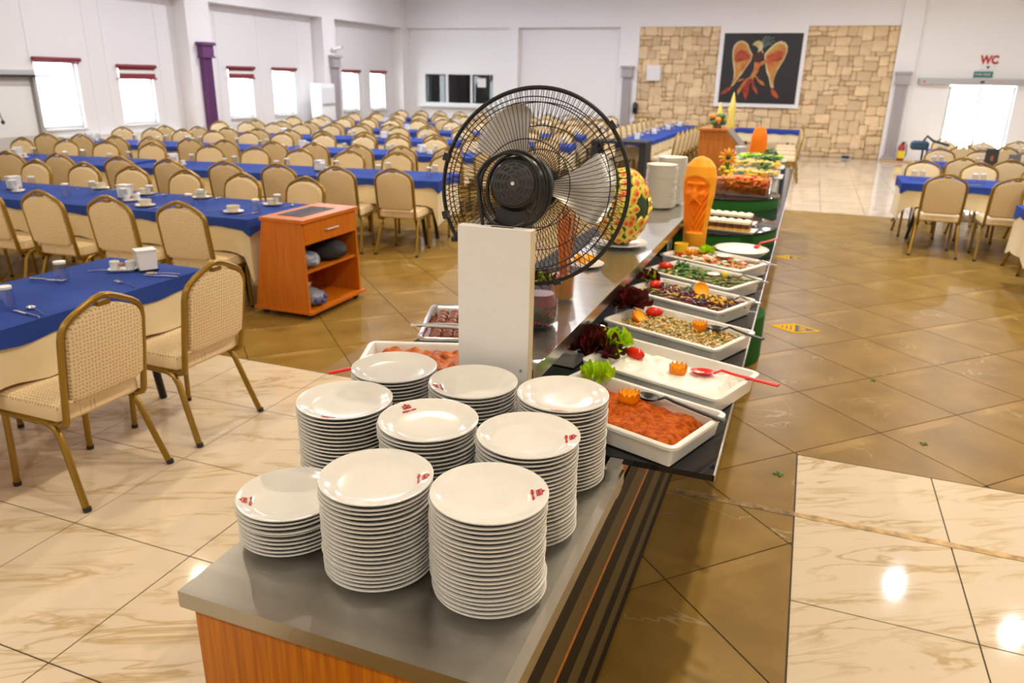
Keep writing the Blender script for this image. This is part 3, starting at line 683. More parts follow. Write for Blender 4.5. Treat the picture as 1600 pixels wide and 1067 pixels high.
def table(cx, cy, rz, L, W, tl, cl, bl, gt, drop=.262, endrop=.33, btm='cream_cloth', blue='blue_cloth', seed=1, bdrop=.075):
    o = empty('banquet_table', (cx, cy, 0), rz, label=tl, cat='table', group=gt)
    m1 = MB(); m1.box(-L/2+.01, L/2-.01, -W/2+.01, W/2-.01, .71, .738); m1.build('tabletop', 'lectern_wood', o)
    for sx in (-1, 1):
        for sy in (-1, 1):
            m1 = MB(); m1.tube([(sx*(L/2-.30), sy*(W/2-.20), .71), (sx*(L/2-.20), sy*(W/2-.20), 0)], .022, 8); m1.build('leg', 'black_metal', o)
    cloth(L, W, .742, drop, endrop, .022, seed).build('tablecloth', btm, None, (cx, cy, 0), rz, label=cl, cat='tablecloth', group='cream tablecloths')
    cloth(L+.024, W+.024, .7465, bdrop, bdrop, .004, seed+50).build('table_runner', blue, None, (cx, cy, 0), rz, label=bl, cat='tablecloth', group='blue top cloths')
TZ = .7475
# table ware prototypes
def glass_mesh():
    m1 = MB(); m1.lathe([(.034, 0), (.036, .002), (.031, .104), (.029, .110), (0, .111)], 16, cap=False); m1.lathe([(.0285, .099), (.0305, .101), (.0300, .1125), (.022, .114), (0, .1135)], 16, mi=1, cap=False)
    return m1.mesh('drinking_glass', ['tumbler_glass', 'white_plastic'])
GM = glass_mesh()
def bowl_meshes():
    a = MB(); a.lathe([(.03, 0), (.045, .003), (.078, .014), (.08, .017), (.074, .016), (.04, .007), (0, .006)], 24); b = MB(); b.lathe([(.028, .007), (.042, .012), (.050, .045), (.051, .058), (.047, .058), (.044, .018), (0, .014)], 24)
    return a.mesh('saucer', ['bowl_cream']), b.mesh('soup_bowl', ['bowl_cream'])
SM, BM_ = bowl_meshes()
def napkin_parts():
    a = MB(); a.box(-.05, .05, -.045, .045, .0, .012, 1); a.prism([(-.045, .012), (.045, .012), (.052, .115), (-.052, .115)], -.042, -.036, ax='y'); a.prism([(-.045, .012), (.045, .012), (.052, .115), (-.052, .115)], .036, .042, ax='y'); a.box(-.054, .054, -.045, .045, .115, .122)
    b = MB(); b.box(-.042, .042, -.034, .034, .013, .113)
    return a.mesh('holder', ['white_plastic', 'black_plastic']), b.mesh('napkins', ['paper'])
NA, NB = napkin_parts()
def shaker_parts():
    t = MB(); rloft(t, .15, .09, .03, [(.02, 0), (.01, .004), (0, .016), (.004, .017), (.02, .008)], n=4)
    c = MB(); c.lathe([(.022, .008), (.025, .012), (.026, .055), (.023, .058), (.022, .02), (0, .018)], 14)
    s_ = MB(); s_.ell((0, 0, .05), (.02, .02, .016), 10, 6)
    return t.mesh('tray', ['white_plastic']), c.mesh('pot', ['white_plastic']), s_.mesh('sugar', ['sugar_brown'])
ST, SP, SS = shaker_parts()
def cutlery():
    f = MB(); f.tube([(-.095, 0, .004), (-.03, 0, .009), (.03, 0, .006), (.05, 0, .006)], [.006, .004, .004, .007], 6, ry=.0015)
    for k in range(4): y = -.0085+k*.0057; f.tube([(.045, y*.8, .006), (.065, y, .004), (.095, y, .007)], .0018, 5)
    f.box(.043, .058, -.011, .011, .0045, .0065)
    s_ = MB(); s_.tube([(-.095, 0, .003), (-.02, 0, .009), (.04, 0, .006)], [.006, .004, .004], 6, ry=.0015); s_.ell((.068, 0, .008), (.030, .019, .006), 12, 6)
    k_ = MB(); k_.tube([(-.10, 0, .004), (0, 0, .005)], [.007, .006], 6, ry=.003); k_.box(0, .10, -.008, .006, .004, .0055)
    return f.mesh('fork', ['chrome']), s_.mesh('spoon', ['chrome']), k_.mesh('knife', ['chrome'])
FK, SN, KN = cutlery()
def put_glass(x, y, lab, grp): return link('drinking_glass', GM, None, (x, y, TZ), 0, label=lab, cat='glass', group=grp)
def put_bowl(x, y, lab, grp):
    link('saucer', SM, None, (x, y, TZ), 0, label='cream saucer under a bowl '+lab, cat='saucer', group=grp+' saucers'); link('soup_bowl', BM_, None, (x, y, TZ+.0008), 0, label='cream soup bowl standing on a saucer '+lab, cat='bowl', group=grp+' bowls')
def put_napkin(x, y, rz, lab, grp=None):
    o = empty('napkin_holder', (x, y, TZ), rz, label=lab, cat='napkin holder', group=grp); link('holder', NA, o); link('napkins', NB, o)
def put_condiment(x, y, rz, lab, grp=None):
    o = empty('condiment_set', (x, y, TZ), rz, label=lab, cat='condiment set', group=grp); link('tray', ST, o)
    for dx in (-.04, .04): link('pot', SP, o, (dx, .008, 0))
    link('sugar', SS, o, (0, -.012, 0)).scale = (.8, .8, .8)
def put_cut(me, x, y, rz, lab, grp=None, z=TZ): link(me.name.split('.')[0], me, None, (x, y, z), rz, label=lab, cat=me.name.split('.')[0], group=grp)

# near table, long side along the buffet
table(-3.47, 1.72, pi/2, 3.04, .68, 'long banquet table nearest the plate counter', 'cream tablecloth on the long table nearest the plate counter', 'blue top cloth on the long table nearest the plate counter', None, drop=.258, endrop=.258, seed=3, bdrop=.085)
chair(-2.975, 2.21, pi/2, 'cream dotted gold-framed chair at table end nearest plates, farther from trolley')
chair(-2.965, 2.87, pi/2, 'cream dotted gold-framed chair at nearest table, between trolley and plate counter')
chair(-3.93, 2.62, -pi/2+.08, 'cream gold-framed chair on window side of nearest table, nearer the napkin holder')
chair(-3.93, 1.98, -pi/2, 'cream gold-framed chair on window side of nearest table, farther from the napkin holder')
put_glass(-3.568, 2.723, 'upturned clear glass on nearest table, beside the stacked knife and fork', None); put_glass(-3.36, 2.27, 'upturned clear glass on nearest table, beside a spoon and knife', None)
put_napkin(-3.375, 3.10, radians(60), 'white napkin holder on the nearest blue table'); put_condiment(-3.48, 3.03, radians(35), 'white condiment pots on a tray beside the nearest napkin holder')
put_cut(SN, -3.22, 3.06, radians(200), 'spoon lying at the corner of the nearest table'); put_cut(KN, -3.20, 3.02, radians(192), 'knife lying beside the spoon at the nearest table corner')
put_cut(FK, -3.24, 2.82, radians(165), 'fork lying alone between the two nearest glasses'); put_cut(SN, -3.55, 2.98, radians(30), 'spoon lying behind the condiment tray on nearest table')
put_cut(SN, -3.22, 2.30, radians(160), 'spoon beside upturned glass on the nearest table'); put_cut(KN, -3.22, 2.25, radians(172), 'knife beside the spoon and upturned glass on nearest table')
put_cut(FK, -3.66, 2.71, radians(20), 'fork under the knife beside an upturned glass'); put_cut(KN, -3.64, 2.69, radians(10), 'knife crossing a fork beside an upturned glass', z=TZ+.009)

# rows of long tables
rr = random.Random(11)
ROWS = [ # number, centre y at x=-5.5, slope, segments, detail
    (1, 4.95, .045, [(-7.80, -3.955)], True), (2, 7.45, .15, [(-11.1, -7.72), (-7.5, -3.72)], True), (3, 10.0, .165, [(-11.1, -7.6), (-7.45, -3.75)], True),
    (4, 12.4, .17, [(-11.1, -7.6), (-7.45, -3.75)], False), (5, 14.75, .17, [(-11.1, -7.6), (-7.45, -4.2)], False), (6, 17.1, .14, [(-11.1, -7.6), (-7.45, -4.3)], False), (7, 19.3, .10, [(-11.1, -7.6), (-7.45, -4.6)], False)]
for num, yc, sl, segs, det in ROWS:
    al = math.atan(sl); rowtxt = ORD[num-1]+' row from trolley'
    for (x0, x1) in segs:
        L = (x1-x0)/cos(al); cx = (x0+x1)/2; cy = yc+sl*(cx+5.5)
        part = 'aisle half' if x1 > -7 else 'window half'
        if len(segs) == 1: part = 'whole'
        table(cx, cy, al, L, .80, 'long banquet table, %s of %s' % (part, rowtxt), 'cream tablecloth on %s of %s' % (part, rowtxt), 'blue top cloth on %s of %s' % (part, rowtxt), 'long tables in rows', drop=.262, endrop=.42, seed=num*7+int(x0))
    # chairs along both sides
    xs = []
    for (x0, x1) in segs[::-1]:
        n_ = int((x1-x0-.58)/.56)+1; xs += [x1-.30-(x1-x0-.60)*q/(n_-1) for q in range(n_)]
    for side in (-1, 1):
        for k, x in enumerate(xs):
            xx = x+rr.uniform(-.03, .03); d = .53+rr.uniform(-.02, .05)
            if num == 1 and side < 0: d = .50
            px_, py_ = xx-side*d*sin(al), yc+sl*(xx+5.5)+side*d*cos(al)
            chair(px_, py_, al+(0 if side < 0 else pi)+rr.uniform(-.06, .06), 'cream gold-framed chair, %s from aisle, %s side of %s' % (ORD[min(k, 15)], 'stone-wall' if side > 0 else 'plate-counter', rowtxt), 'chairs along the table rows', det)
    # table ware
    gl = 'upturned clear glass on '+rowtxt; gg = 'glasses on '+rowtxt
    for side in (-1, 1):
        for k, x in enumerate(xs):
            if num > 4 and k % 2: continue
            xx = x+rr.uniform(-.05, .05)+.15; dd = side*(.10+rr.uniform(0, .05))
            put_glass(xx-dd*sin(al), yc+sl*(xx+5.5)+dd*cos(al), gl, gg)
    for k, x in enumerate(xs):
        if (k % 3 == 2 and num != 1) or (num == 1 and k in (2, 4)):
            xx = x+.02; put_napkin(xx, yc+sl*(xx+5.5)+.02, rr.uniform(0, 1.5), 'white napkin holder on '+rowtxt, 'napkin holders on '+rowtxt)
            if num <= 3: put_condiment(xx+.17, yc+sl*(xx+.17+5.5)-.08, rr.uniform(0, 3), 'white condiment set on '+rowtxt, 'condiment sets on '+rowtxt)
    if num == 1:
        for (x, y) in ((-6.185, 5.28), (-4.22, 4.80), (-4.975, 5.27), (-4.18, 5.24), (-5.056, 4.72), (-5.55, 5.20)):
            put_bowl(x, y, 'on the table row beside the trolley', 'row one')
            put_cut(SN, x+.16, y-.02, rr.uniform(1.2, 1.9), 'spoon beside a bowl on the table row beside trolley', 'spoons on row one'); put_cut(FK, x-.15, y-.02, rr.uniform(1.2, 1.9), 'fork beside a bowl on the table row beside trolley', 'forks on row one')

# long table running to the back wall beside the stone cladding
table(-3.05, 17.3, pi/2, 6.2, .62, 'long table running towards the stone wall', 'cream tablecloth on the table running towards the stone wall', 'blue top cloth on the table running towards the stone wall', None, seed=77)
for k in range(11):
    chair(-2.55, 14.5+k*.56, pi/2, 'cream gold-framed chair, %s from black console, buffet side of long wall table' % ORD[k], 'chairs along the wall table', False)
    chair(-3.55, 14.5+k*.56, -pi/2, 'cream gold-framed chair, %s from black console, niche side of long wall table' % ORD[k], 'chairs along the wall table', False)
    put_glass(-2.93, 14.45+k*.56, 'upturned glass on the table towards the stone wall', 'glasses on wall table'); put_glass(-3.2, 14.5+k*.56, 'upturned glass on the table towards the stone wall', 'glasses on wall table')
    if k % 3 == 0: put_napkin(-3.05, 14.6+k*.56, .2, 'white napkin holder on table towards the stone wall', 'napkin holders on wall table')
o = empty('console_table', (-3.15, 13.75, 0), label='black console table before the long table by stone wall', cat='table')
m1 = MB(); m1.box(-.5, .5, -.28, .28, .74, .79); m1.build('tabletop', 'black_matt', o)
for s_ in (-1, 1): m1 = MB(); m1.box(s_*.5-(.12 if s_ > 0 else 0), s_*.5+(0 if s_ > 0 else .12), -.26, .26, 0, .74); m1.build('leg', 'black_matt', o)

# tables on the door side
RT = [(10.18, 1.10, 4.6, [1.45, 2.08, 2.75], 'first'), (12.55, 1.55, 4.9, [1.95, 2.50, 3.1, 3.7], 'second'), (15.1, 2.0, 5.2, [2.35, 2.95, 3.5, 4.1], 'third')]
for yc, x0, x1, xs, nm in RT:
    rt_ = nm+' door-side table'
    table((x0+x1)/2, yc, -.02, x1-x0, .82, nm+' long table on the glass-door side, counted from the plates', 'cream tablecloth on the '+rt_, 'blue top cloth on the '+rt_, 'door side tables', endrop=.40, seed=int(yc))
    for side in (-1, 1):
        for k, x in enumerate(xs):
            chair(x+(.02 if side < 0 else -.03), yc+side*.56, (0 if side < 0 else pi)-.02+rr.uniform(-.05, .05), 'cream gold-framed chair, %s from the buffet, %s side of %s' % (ORD[k], 'stone-wall' if side > 0 else 'open-floor', rt_), 'chairs at door side tables', yc < 11)
    for k, x in enumerate(xs):
        for dd in (-.06, .03): put_glass(x-.16+dd, yc-.02+rr.uniform(-.05, .05), 'upturned clear glass on the '+rt_, 'glasses on '+rt_)
    if nm == 'first': put_cut(SN, 1.83, 9.95, .3, 'spoon lying on the first door-side table'); put_cut(FK, 1.80, 9.92, .2, 'fork lying on the first door-side table')
# nearer table whose cloth corner shows at the edge
table(2.95, 8.0, -.02, 2.0, .84, 'long table on open floor, nearer than first door-side table', 'cream tablecloth with hanging corner nearest the open floor', 'blue top cloth on the table nearest the open floor', None, endrop=.40, seed=91)
chair(2.36, 8.95, pi, 'cream gold-framed chair tucked behind the cloth nearest the open floor')
# menu boards and music stand
for (x, y, a, b, m_, lab) in ((2.40, 12.30, .155, .26, 'menu_black', 'black menu stand with orange emblem on second door-side table'), (2.38, 11.9, .14, .20, 'menu_grey', 'plain dark grey menu stand beside the black menu stand')):
    o = empty('menu_stand', (x, y if m_ == 'menu_black' else 12.22, TZ), label=lab, cat='menu stand')
    if m_ != 'menu_black': o.location.x = 2.66
    m1 = MB(); m1.prism([(-.05, 0), (.05, 0), (.008, b), (-.008, b)], -a/2, a/2, ax='x'); m1.build('board', m_, o)
    if m_ == 'menu_black': m1 = MB(); m1.prism([(.022*cos(k*pi/5)*(1 if k % 2 else .8), .13+.05*sin(k*pi/5)*(1 if k % 2 else .8)) for k in range(10)], -.034, -.030, ax='y'); m1.build('emblem', 'orange_logo', o)
o = empty('music_stand', (1.45, 11.6, 0), label='dark teal tripod stand with a padded head beside door-side tables', cat='stand')
m1 = MB(); m1.tube([(0, 0, .35), (0, 0, 1.02)], .014, 8); m1.build('pole', 'black_metal', o)
for k in range(3): a = k*2.09+.4; m1 = MB(); m1.tube([(0, 0, .38), (.26*cos(a), .26*sin(a), 0)], .011, 6); m1.build('leg', 'black_metal', o)
m1 = MB(); rloft(m1, .22, .16, .05, [(.02, 1.0), (0, 1.02), (0, 1.09), (.03, 1.115)], c=(-.05, 0, 0)); m1.build('head', 'felt_blue', o)
m1 = MB(); m1.tube([(-.02, 0, 1.10), (.02, -.02, 1.18), (.10, -.02, 1.12), (.30, 0, 1.07)], .016, 6); m1.build('arm', 'black_plastic', o)

# ================================================================== TROLLEY
o = empty('service_trolley', (-3.62, 4.98, 0), label='cherry wood service trolley with drawer and open shelves', cat='trolley')
yA, yB = -.37, .37                                         # near and far ends
def sidepoly(): return [(-.30, .07), (.20, .07), (.20, .10), (.18, .755), (-.18, .755)]
for y0 in (yA, yB-.02):
    m1 = MB(); m1.prism(sidepoly(), y0, y0+.02, ax='y'); m1.build('side_panel', 'cherry', o)
m1 = MB(); m1.box(-.195, .205, yA-.01, yB+.01, .755, .78); tp = m1.build('top', 'cherry', o)
m1 = MB(); m1.box(-.12, .10, yA+.12, yB-.17, .7802, .7835); m1.build('glass_inset', 'black_glass', tp)
m1 = MB(); m1.prism([(-.28, .10), (-.265, .10), (-.165, .75), (-.18, .75)], yA+.02, yB-.02, ax='y'); m1.build('back_panel', 'cherry', o)
m1 = MB(); m1.box(-.24, .175, yA+.02, yB-.02, .36, .38); m1.build('shelf', 'cherry', o)
m1 = MB(); m1.box(-.31, .23, yA-.015, yB+.03, .05, .07); m1.build('base_board', 'cherry', o)
m1 = MB(); m1.box(.165, .186, yA+.022, yB-.022, .585, .75); dr = m1.build('drawer', 'cherry', o)
m1 = MB(); m1.tube([(.186, -.08, .665), (.205, -.075, .665), (.205, .075, .665), (.186, .08, .665)], .006, 6); m1.build('handle', 'alu_grey', dr)
for sx, sy in ((.17, yA+.05), (.17, yB-.05), (-.25, yA+.05), (-.25, yB-.05)):
    m1 = MB(); m1.tube([(sx, sy-.012, .024), (sx, sy+.012, .024)], .024, 12, mi=0); m1.box(sx-.012, sx+.012, sy-.02, sy+.02, .03, .05, 1); m1.build('caster', ['rubber', 'chrome'], o)
def lump(c, r, seed, amp=.25, nu=20, nv=12):
    m1 = MB(); 
    def f(u, v):
        a = 2*pi*u; ph = -pi/2*.98+pi*.98*v; d = Vector((cos(ph)*cos(a), cos(ph)*sin(a), sin(ph))); k = 1+amp*noise.noise(d*1.8+Vector((seed, 0, 0)))+amp*.4*noise.noise(d*5+Vector((seed, 3, 0)))
        z = max(d.z*r[2]*k, -r[2]*.8); return (c[0]+d.x*r[0]*k, c[1]+d.y*r[1]*k, c[2]+z+r[2]*.8)
    m1.grid(f, nu, nv); return m1
lump((-3.56, 4.78, .381), (.13, .11, .07), 2).build('plastic_bag', 'bag', label='crumpled grey plastic bag on the trolley middle shelf', cat='bag')
m1 = lump((-3.56, 5.10, .381), (.15, .15, .09), 5, .2); m1.build('folded_cloth', 'dark_cloth', label='black folded cloth bundle on the trolley middle shelf', cat='cloth')
o = empty('napkin_pack', (-3.55, 4.80, .071), label='blue and white napkin pack on the trolley bottom shelf', cat='napkin pack')
lump((0, 0, 0), (.13, .11, .075), 9, .15).build('wrapper', 'bag', o)
m1 = MB()
for k in range(9):
    a = k*.7; m1.ell((.10*cos(a)+.05, .09*sin(a)-.03, .05+.055*((k*7) % 5)/5), (.025, .02, .02), 6, 4)
m1.build('printed_dots', 'bag_blue', o)

# ================================================================== PLATE COUNTER
CZT = .765; cx0, cx1, cy0 = -1.118, -.36, .982
o = empty('plate_counter', (-.74, 1.5, 0), label='oak plate counter with steel top and black-striped side', cat='counter')
m1 = MB(); m1.box(cx0+.02-o.location.x, cx1-.03-o.location.x, cy0+.02-1.5, 4.7-1.5, .08, CZT-.035); m1.build('cabinet', 'oak', o)
m1 = MB(); m1.box(cx0+.08+.74, cx1-.10+.74, cy0+.1-1.5, 4.6-1.5, 0, .08); m1.build('plinth', 'black_matt', o)
m1 = MB(); m1.box(cx0+.74, cx1+.74, cy0-1.5, 1.86-1.5, CZT-.012, CZT); m1.box(cx0+.74, cx1+.74, cy0-1.5, cy0-1.5+.012, CZT-.04, CZT-.012); m1.box(cx0+.74, cx0+.752, cy0-1.488, 1.86-1.5, CZT-.04, CZT-.012); m1.build('steel_top', 'steel', o)
m1 = MB(); m1.box(cx1+.74-.022, cx1+.742, cy0-1.5, 1.86-1.5, CZT-.04, CZT+.003); m1.build('edge_trim', 'steel_edge', o)
m1 = MB(); m1.box(cx1+.70, cx1+.738, 1.80-1.5, 1.86-1.5, CZT-.06, CZT+.035); m1.build('end_bracket', 'steel_edge', o)
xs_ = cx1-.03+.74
for k, (z0, z1, m_) in enumerate(((.575, .655, 'black_stripe'), (.475, .575, 'floor_reflection_tint'), (.455, .475, 'oak'), (.365, .455, 'black_stripe'), (.275, .365, 'floor_reflection_tint'), (.20, .275, 'black_stripe'), (.125, .20, 'floor_reflection_tint'), (.06, .125, 'black_stripe'))):
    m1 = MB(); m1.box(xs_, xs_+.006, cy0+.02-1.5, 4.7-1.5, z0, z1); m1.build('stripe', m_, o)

# black glass serving counter over it
GZ = .80
o = empty('serving_counter', (-.74, 4.2, 0), label='black glass serving counter carrying the salad trays', cat='counter')
m1 = MB(); m1.box(-1.37+.74, -.115+.74, 1.865-4.2, 10.2-4.2, GZ-.018, GZ); m1.build('glass_top', 'black_glass', o)
m1 = MB(); m1.box(-.118+.74, -.113+.74, 1.865-4.2, 10.2-4.2, GZ-.019, GZ+.001); m1.build('edge_trim', 'steel_edge', o)
m1 = MB(); m1.box(-1.05+.74, -.42+.74, 4.72-4.2, 10.1-4.2, .08, GZ-.018); m1.build('cabinet', 'oak', o)
m1 = MB(); m1.box(-1.0+.74, -.47+.74, 4.75-4.2, 10.0-4.2, 0, .08); m1.build('plinth', 'black_matt', o)
m1 = MB(); m1.box(-1.05+.74, -.43+.74, 1.88-4.2, 4.68-4.2, .768, GZ-.019); m1.build('support_rail', 'black_metal', o)
# raised steel shelf
SZ = .99
o = empty('raised_shelf', (-.78, 3.3, 0), label='raised stainless steel shelf along the middle of the buffet', cat='shelf')
m1 = MB(); m1.box(-.895+.78, -.668+.78, 1.955-3.3, 5.45-3.3, SZ-.006, SZ); m1.box(-1.0+.78, -.895+.78, 3.45-3.3, 5.45-3.3, SZ-.006, SZ); m1.build('shelf_board', 'steel', o)
m1 = MB(); m1.box(-.670+.78, -.664+.78, 1.955-3.3, 5.45-3.3, SZ-.045, SZ+.001); m1.build('front_lip', 'steel_edge', o)
for yy_ in (1.99, 3.30, 4.66):
    for xp in (-.72, -.87): m1 = MB(); m1.tube([(xp+.78, yy_-3.3, GZ+.001), (xp+.78, yy_-3.3, SZ-.006)], .016, 10); m1.build('post', 'chrome', o)

# ================================================================== PLATES
def plate_mesh(R=.1225, n=56):
    k = R/.1225; p = [(0, .003), (.066, .003), (.070, 0), (.073, .0005), (.082, .0045), (.105, .0118), (.1188, .0188), (.1222, .0215), (.1220, .0240), (.1195, .0238), (.105, .0172), (.088, .0105), (.078, .0085), (.04, .0078), (0, .0076)]
    m1 = MB(); m1.lathe([(r*k, z) for r, z in p], n, cap=False); return m1.mesh('plate', ['porcelain'])
PM = plate_mesh(); PITCH = .0103
def logo_meshes():
    m1 = MB(); z0, z1 = 0, .0005
    for a, b, c, d in ((-.011, -.0085, .000, .013), (.0085, .011, .000, .013), (-.0085, .0085, .000, .0022), (-.0085, -.002, .0108, .013), (.002, .0085, .0108, .013)): m1.box(a, b, c, d, z0, z1)
    for cxx, cyy, r_ in ((-.004, .0062, .0026), (.004, .0062, .0026), (0, .0145, .0024)):
        m1.tube([(cxx+r_*cos(t*pi/5), cyy+r_*sin(t*pi/5), .0003) for t in range(10)], .0008, 4, closed=True)
    m1.prism([(-.0045, .013), (.0045, .013), (.0018, .0185), (0, .0165), (-.0018, .0185)], z0, z1); m1.box(-.0008, .0008, .003, .0105, z0, z1)
    return m1.mesh('crest', ['red_print'])
LG = logo_meshes(); LT = text_mesh('düğün istle', .0088, 'red_print', ext=.0002, bold=.0003)
STK = { # x, y, count, logo angle (deg, outward direction) or None, description
    'a': (-.511, 1.238, 22, 26, 'corner stack beside the black-striped side'), 'b': (-.766, 1.221, 21, 26, 'tall stack between corner stack and shortest stack'), 'c': (-1.016, 1.246, 10, 216, 'shortest stack'),
    'd': (-1.024, 1.500, 23, 276, 'middle-row stack on dining side'), 'e': (-.772, 1.477, 23, 150, 'centre stack of the nine'), 'f': (-.520, 1.496, 23, 20, 'middle-row stack beside the black-striped side'),
    'g': (-.518, 1.760, 23, 280, 'stack beside the red bulgur tray'), 'h': (-.770, 1.743, 23, 216, 'stack against the white board'), 'i': (-1.022, 1.752, 23, None, 'stack beside the red-handled spoon')}
rp = random.Random(5)
for k, (x, y, n_, la, desc) in STK.items():
    gx, gy = rp.uniform(-.003, .003), rp.uniform(-.003, .003); br = rp.randint(4, 7)
    for i in range(n_):
        if i == br or i == n_-4: gx, gy = rp.uniform(-.0035, .0035), rp.uniform(-.0035, .0035)
        top = i == n_-1
        lab = ('white plate with small red crest topping the ' if la is not None else 'plain white plate topping the ')+desc if top else 'white porcelain plate below the top of the '+desc
        jx, jy = (0, 0) if top else (gx+rp.uniform(-.0012, .0012), gy+rp.uniform(-.0012, .0012))
        p = link('plate', PM, None, (x+jx, y+jy, CZT+.0006+i*PITCH), 0, label=lab, cat='plate', group=None if top else 'plates in the '+desc)
        if top and la is not None:
            a = radians(la); r_ = .0965
            lg = link('crest', LG, p, (r_*cos(a), r_*sin(a), .0152), a-pi/2); lg.rotation_euler = (radians(19), 0, a-pi/2)
            r_ = .0895; lt = link('lettering', LT, p, (r_*cos(a), r_*sin(a), .0124), a-pi/2); lt.rotation_euler = (radians(19), 0, a-pi/2)

# ================================================================== FAN ON THE WHITE BOARD
m_o = empty('fan_board', (-.782, 1.925, 0), label='white upright board carrying the fan behind the plates', cat='board')
m1 = MB(); rloft(m1, .222, .034, .003, [(0, GZ+.0), (0, 1.408), (.002, 1.410)], n=2); m1.build('panel', 'white_board', m_o)
m1 = MB(); m1.box(.111, .1125, -.017, .017, GZ, 1.408); m1.build('edge_band', 'cream_cloth', m_o)
m1 = MB(); m1.tube([(.09, -.0165, .998), (.09, -.0195, .998)], .0045, 10); m1.build('screw', 'alu_grey', m_o)
fan = empty('wall_fan', (-.762, 2.17, 1.490), label='black wire-caged fan with silver blades behind white board', cat='fan')
fan.rotation_euler = (radians(-10), 0, radians(3))
# local axes: +Y is the blowing direction, cage centre at the origin
FR_ = .292
def ringpts(r, y, n=72): return [(r*cos(2*pi*i/n), y, r*sin(2*pi*i/n)) for i in range(n)]
m1 = MB(); m1.tube(ringpts(FR_, 0, 96), .0065, 8, closed=True); rg = m1.build('cage_rim', 'black_metal', fan)
def cage_y(r, dep): t = r/FR_; return dep*(1-t**4)
def guard(dep, n, twist, rings, r0):
    m1 = MB()
    for i in range(n):
        a = 2*pi*i/n; pts = []
        for s_ in range(8):
            t = s_/7; r = r0+(FR_-r0)*t; aa = a+twist*(t**2.2); pts.append((r*cos(aa), cage_y(r, dep), r*sin(aa)))
        m1.tube(pts, .00125, 4)
    for r in rings: m1.tube(ringpts(r, cage_y(r, dep)), .0017, 5, closed=True)
    return m1
guard(-.085, 104, .10, (.135, .245, .262), .085).build('rear_guard', 'black_metal', fan)
guard(.075, 104, -.10, (.07, .12, .19, .255), .06).build('front_guard', 'black_metal', fan)
m1 = MB(); m1.tube(ringpts(.06, .075, 32), .004, 6, closed=True); m1.tube([(0, .07, 0), (0, .082, 0)], .058, 24); m1.build('front_badge', 'black_plastic', fan)
for kx in (40, 165, 200, 290):
    a = radians(kx); m1 = MB(); m1.box(-.012, .012, -.012, .012, -.008, .010); c_ = m1.build('rim_clip', 'black_plastic', fan, loc=((FR_+.003)*cos(a), 0, (FR_+.003)*sin(a))); c_.rotation_euler = (0, -a+pi/2, 0)
# blades
def blade():
    m1 = MB()
    def f(u, v):
        r = .045+.205*u
        w0 = radians(22)+radians(24)*min(1, u*1.25)
        if u > .82: w0 *= 1-.28*((u-.82)/.18)**2
        a = radians(8)+(v-.5)*2*w0*.78+.45*u*(.5-v)*.6
        pitch = .045*(v-.5)*2*(.5+.5*u)*(.75)
        return (r*cos(a), pitch+.010*sin(pi*v), r*sin(a))
    m1.grid(f, 16, 16)
    m1.grid(lambda u, v: (lambda p: (p[0], p[1]-.003, p[2]))(f(u, v)), 16, 16)
    return m1.mesh('blade', ['fan_blade'])
BLM = blade()
for k, an in enumerate((-6, 114, 234)):
    b = link('blade', BLM, fan); b.rotation_euler = (0, -radians(an), 0)
m1 = MB(); m1.tube([(0, -.035, 0), (0, .04, 0)], .05, 24); m1.build('hub', 'fan_blade', fan)
# motor
def lat_y(m1, prof, n=32, mi=0):
    vs = []; L = len(prof)
    loops = [[(r*cos(2*pi*k/n), y, r*sin(2*pi*k/n)) for k in range(n)] for r, y in prof]; m1.loft(loops, mi); return m1
m1 = MB(); lat_y(m1, [(.088, -.080), (.088, -.10), (.082, -.16), (.070, -.185), (.066, -.19)]); mt = m1.build('motor_housing', 'black_plastic', fan)
m1 = MB(); lat_y(m1, [(.062, -.188), (.060, -.196), (.045, -.202), (.001, -.203)]); m1.build('end_cap', 'cap_grey', mt)
m1 = MB()
for ring, nn in ((.022, 6), (.033, 8), (.044, 10), (.053, 12)):
    for k in range(nn):
        a0 = 2*pi*k/nn; pts = [(ring*cos(a0+t*2*pi/nn*.6/3), -.2030+.0018*(ring > .05)*2, ring*sin(a0+t*2*pi/nn*.6/3)) for t in range(4)]; m1.tube(pts, .0028, 4)
m1.build('vent_slots', 'rubber', mt)
m1 = MB(); lat_y(m1, [(.0055, -.202), (.0055, -.2055)], 10); m1.build('centre_screw', 'chrome', mt)
m1 = MB(); m1.box(-.055, .035, -.17, -.09, -.125, -.07); m1.box(-.045, .02, -.235, -.11, -.155, -.12); m1.build('pivot_bracket', 'black_plastic', fan)
m1 = MB(); m1.tube([(-.055, -.13, -.10), (-.10, -.17, -.14), (-.15, -.2, -.155)], .009, 8); m1.tube([(-.15, -.2, -.155), (-.165, -.205, -.158)], .012, 8); m1.build('tilt_knob', 'black_plastic', fan)
m1 = MB()
loop = []
for k in range(90):
    t = k/89; a = radians(-110)+t*2*pi*2.75; r = .094+.010*sin(2.3*t*2*pi)
    loop.append((r*cos(a)*(.98 if t < .6 else 1.0)-.012*t, -.150-.055*t-.010*sin(t*11), r*sin(a)*1.05-.012-.03*t*(1 if sin(a) < 0 else .4)))
loop += [(-.075, -.215, -.125), (-.10, -.205, -.15), (-.13, -.19, -.155), (-.165, -.17, -.165)]
m1.tube(loop, .0055, 8); m1.tube([(-.165, -.17, -.165), (-.185, -.165, -.168)], .009, 8); m1.build('power_cable', 'black_plastic', fan)

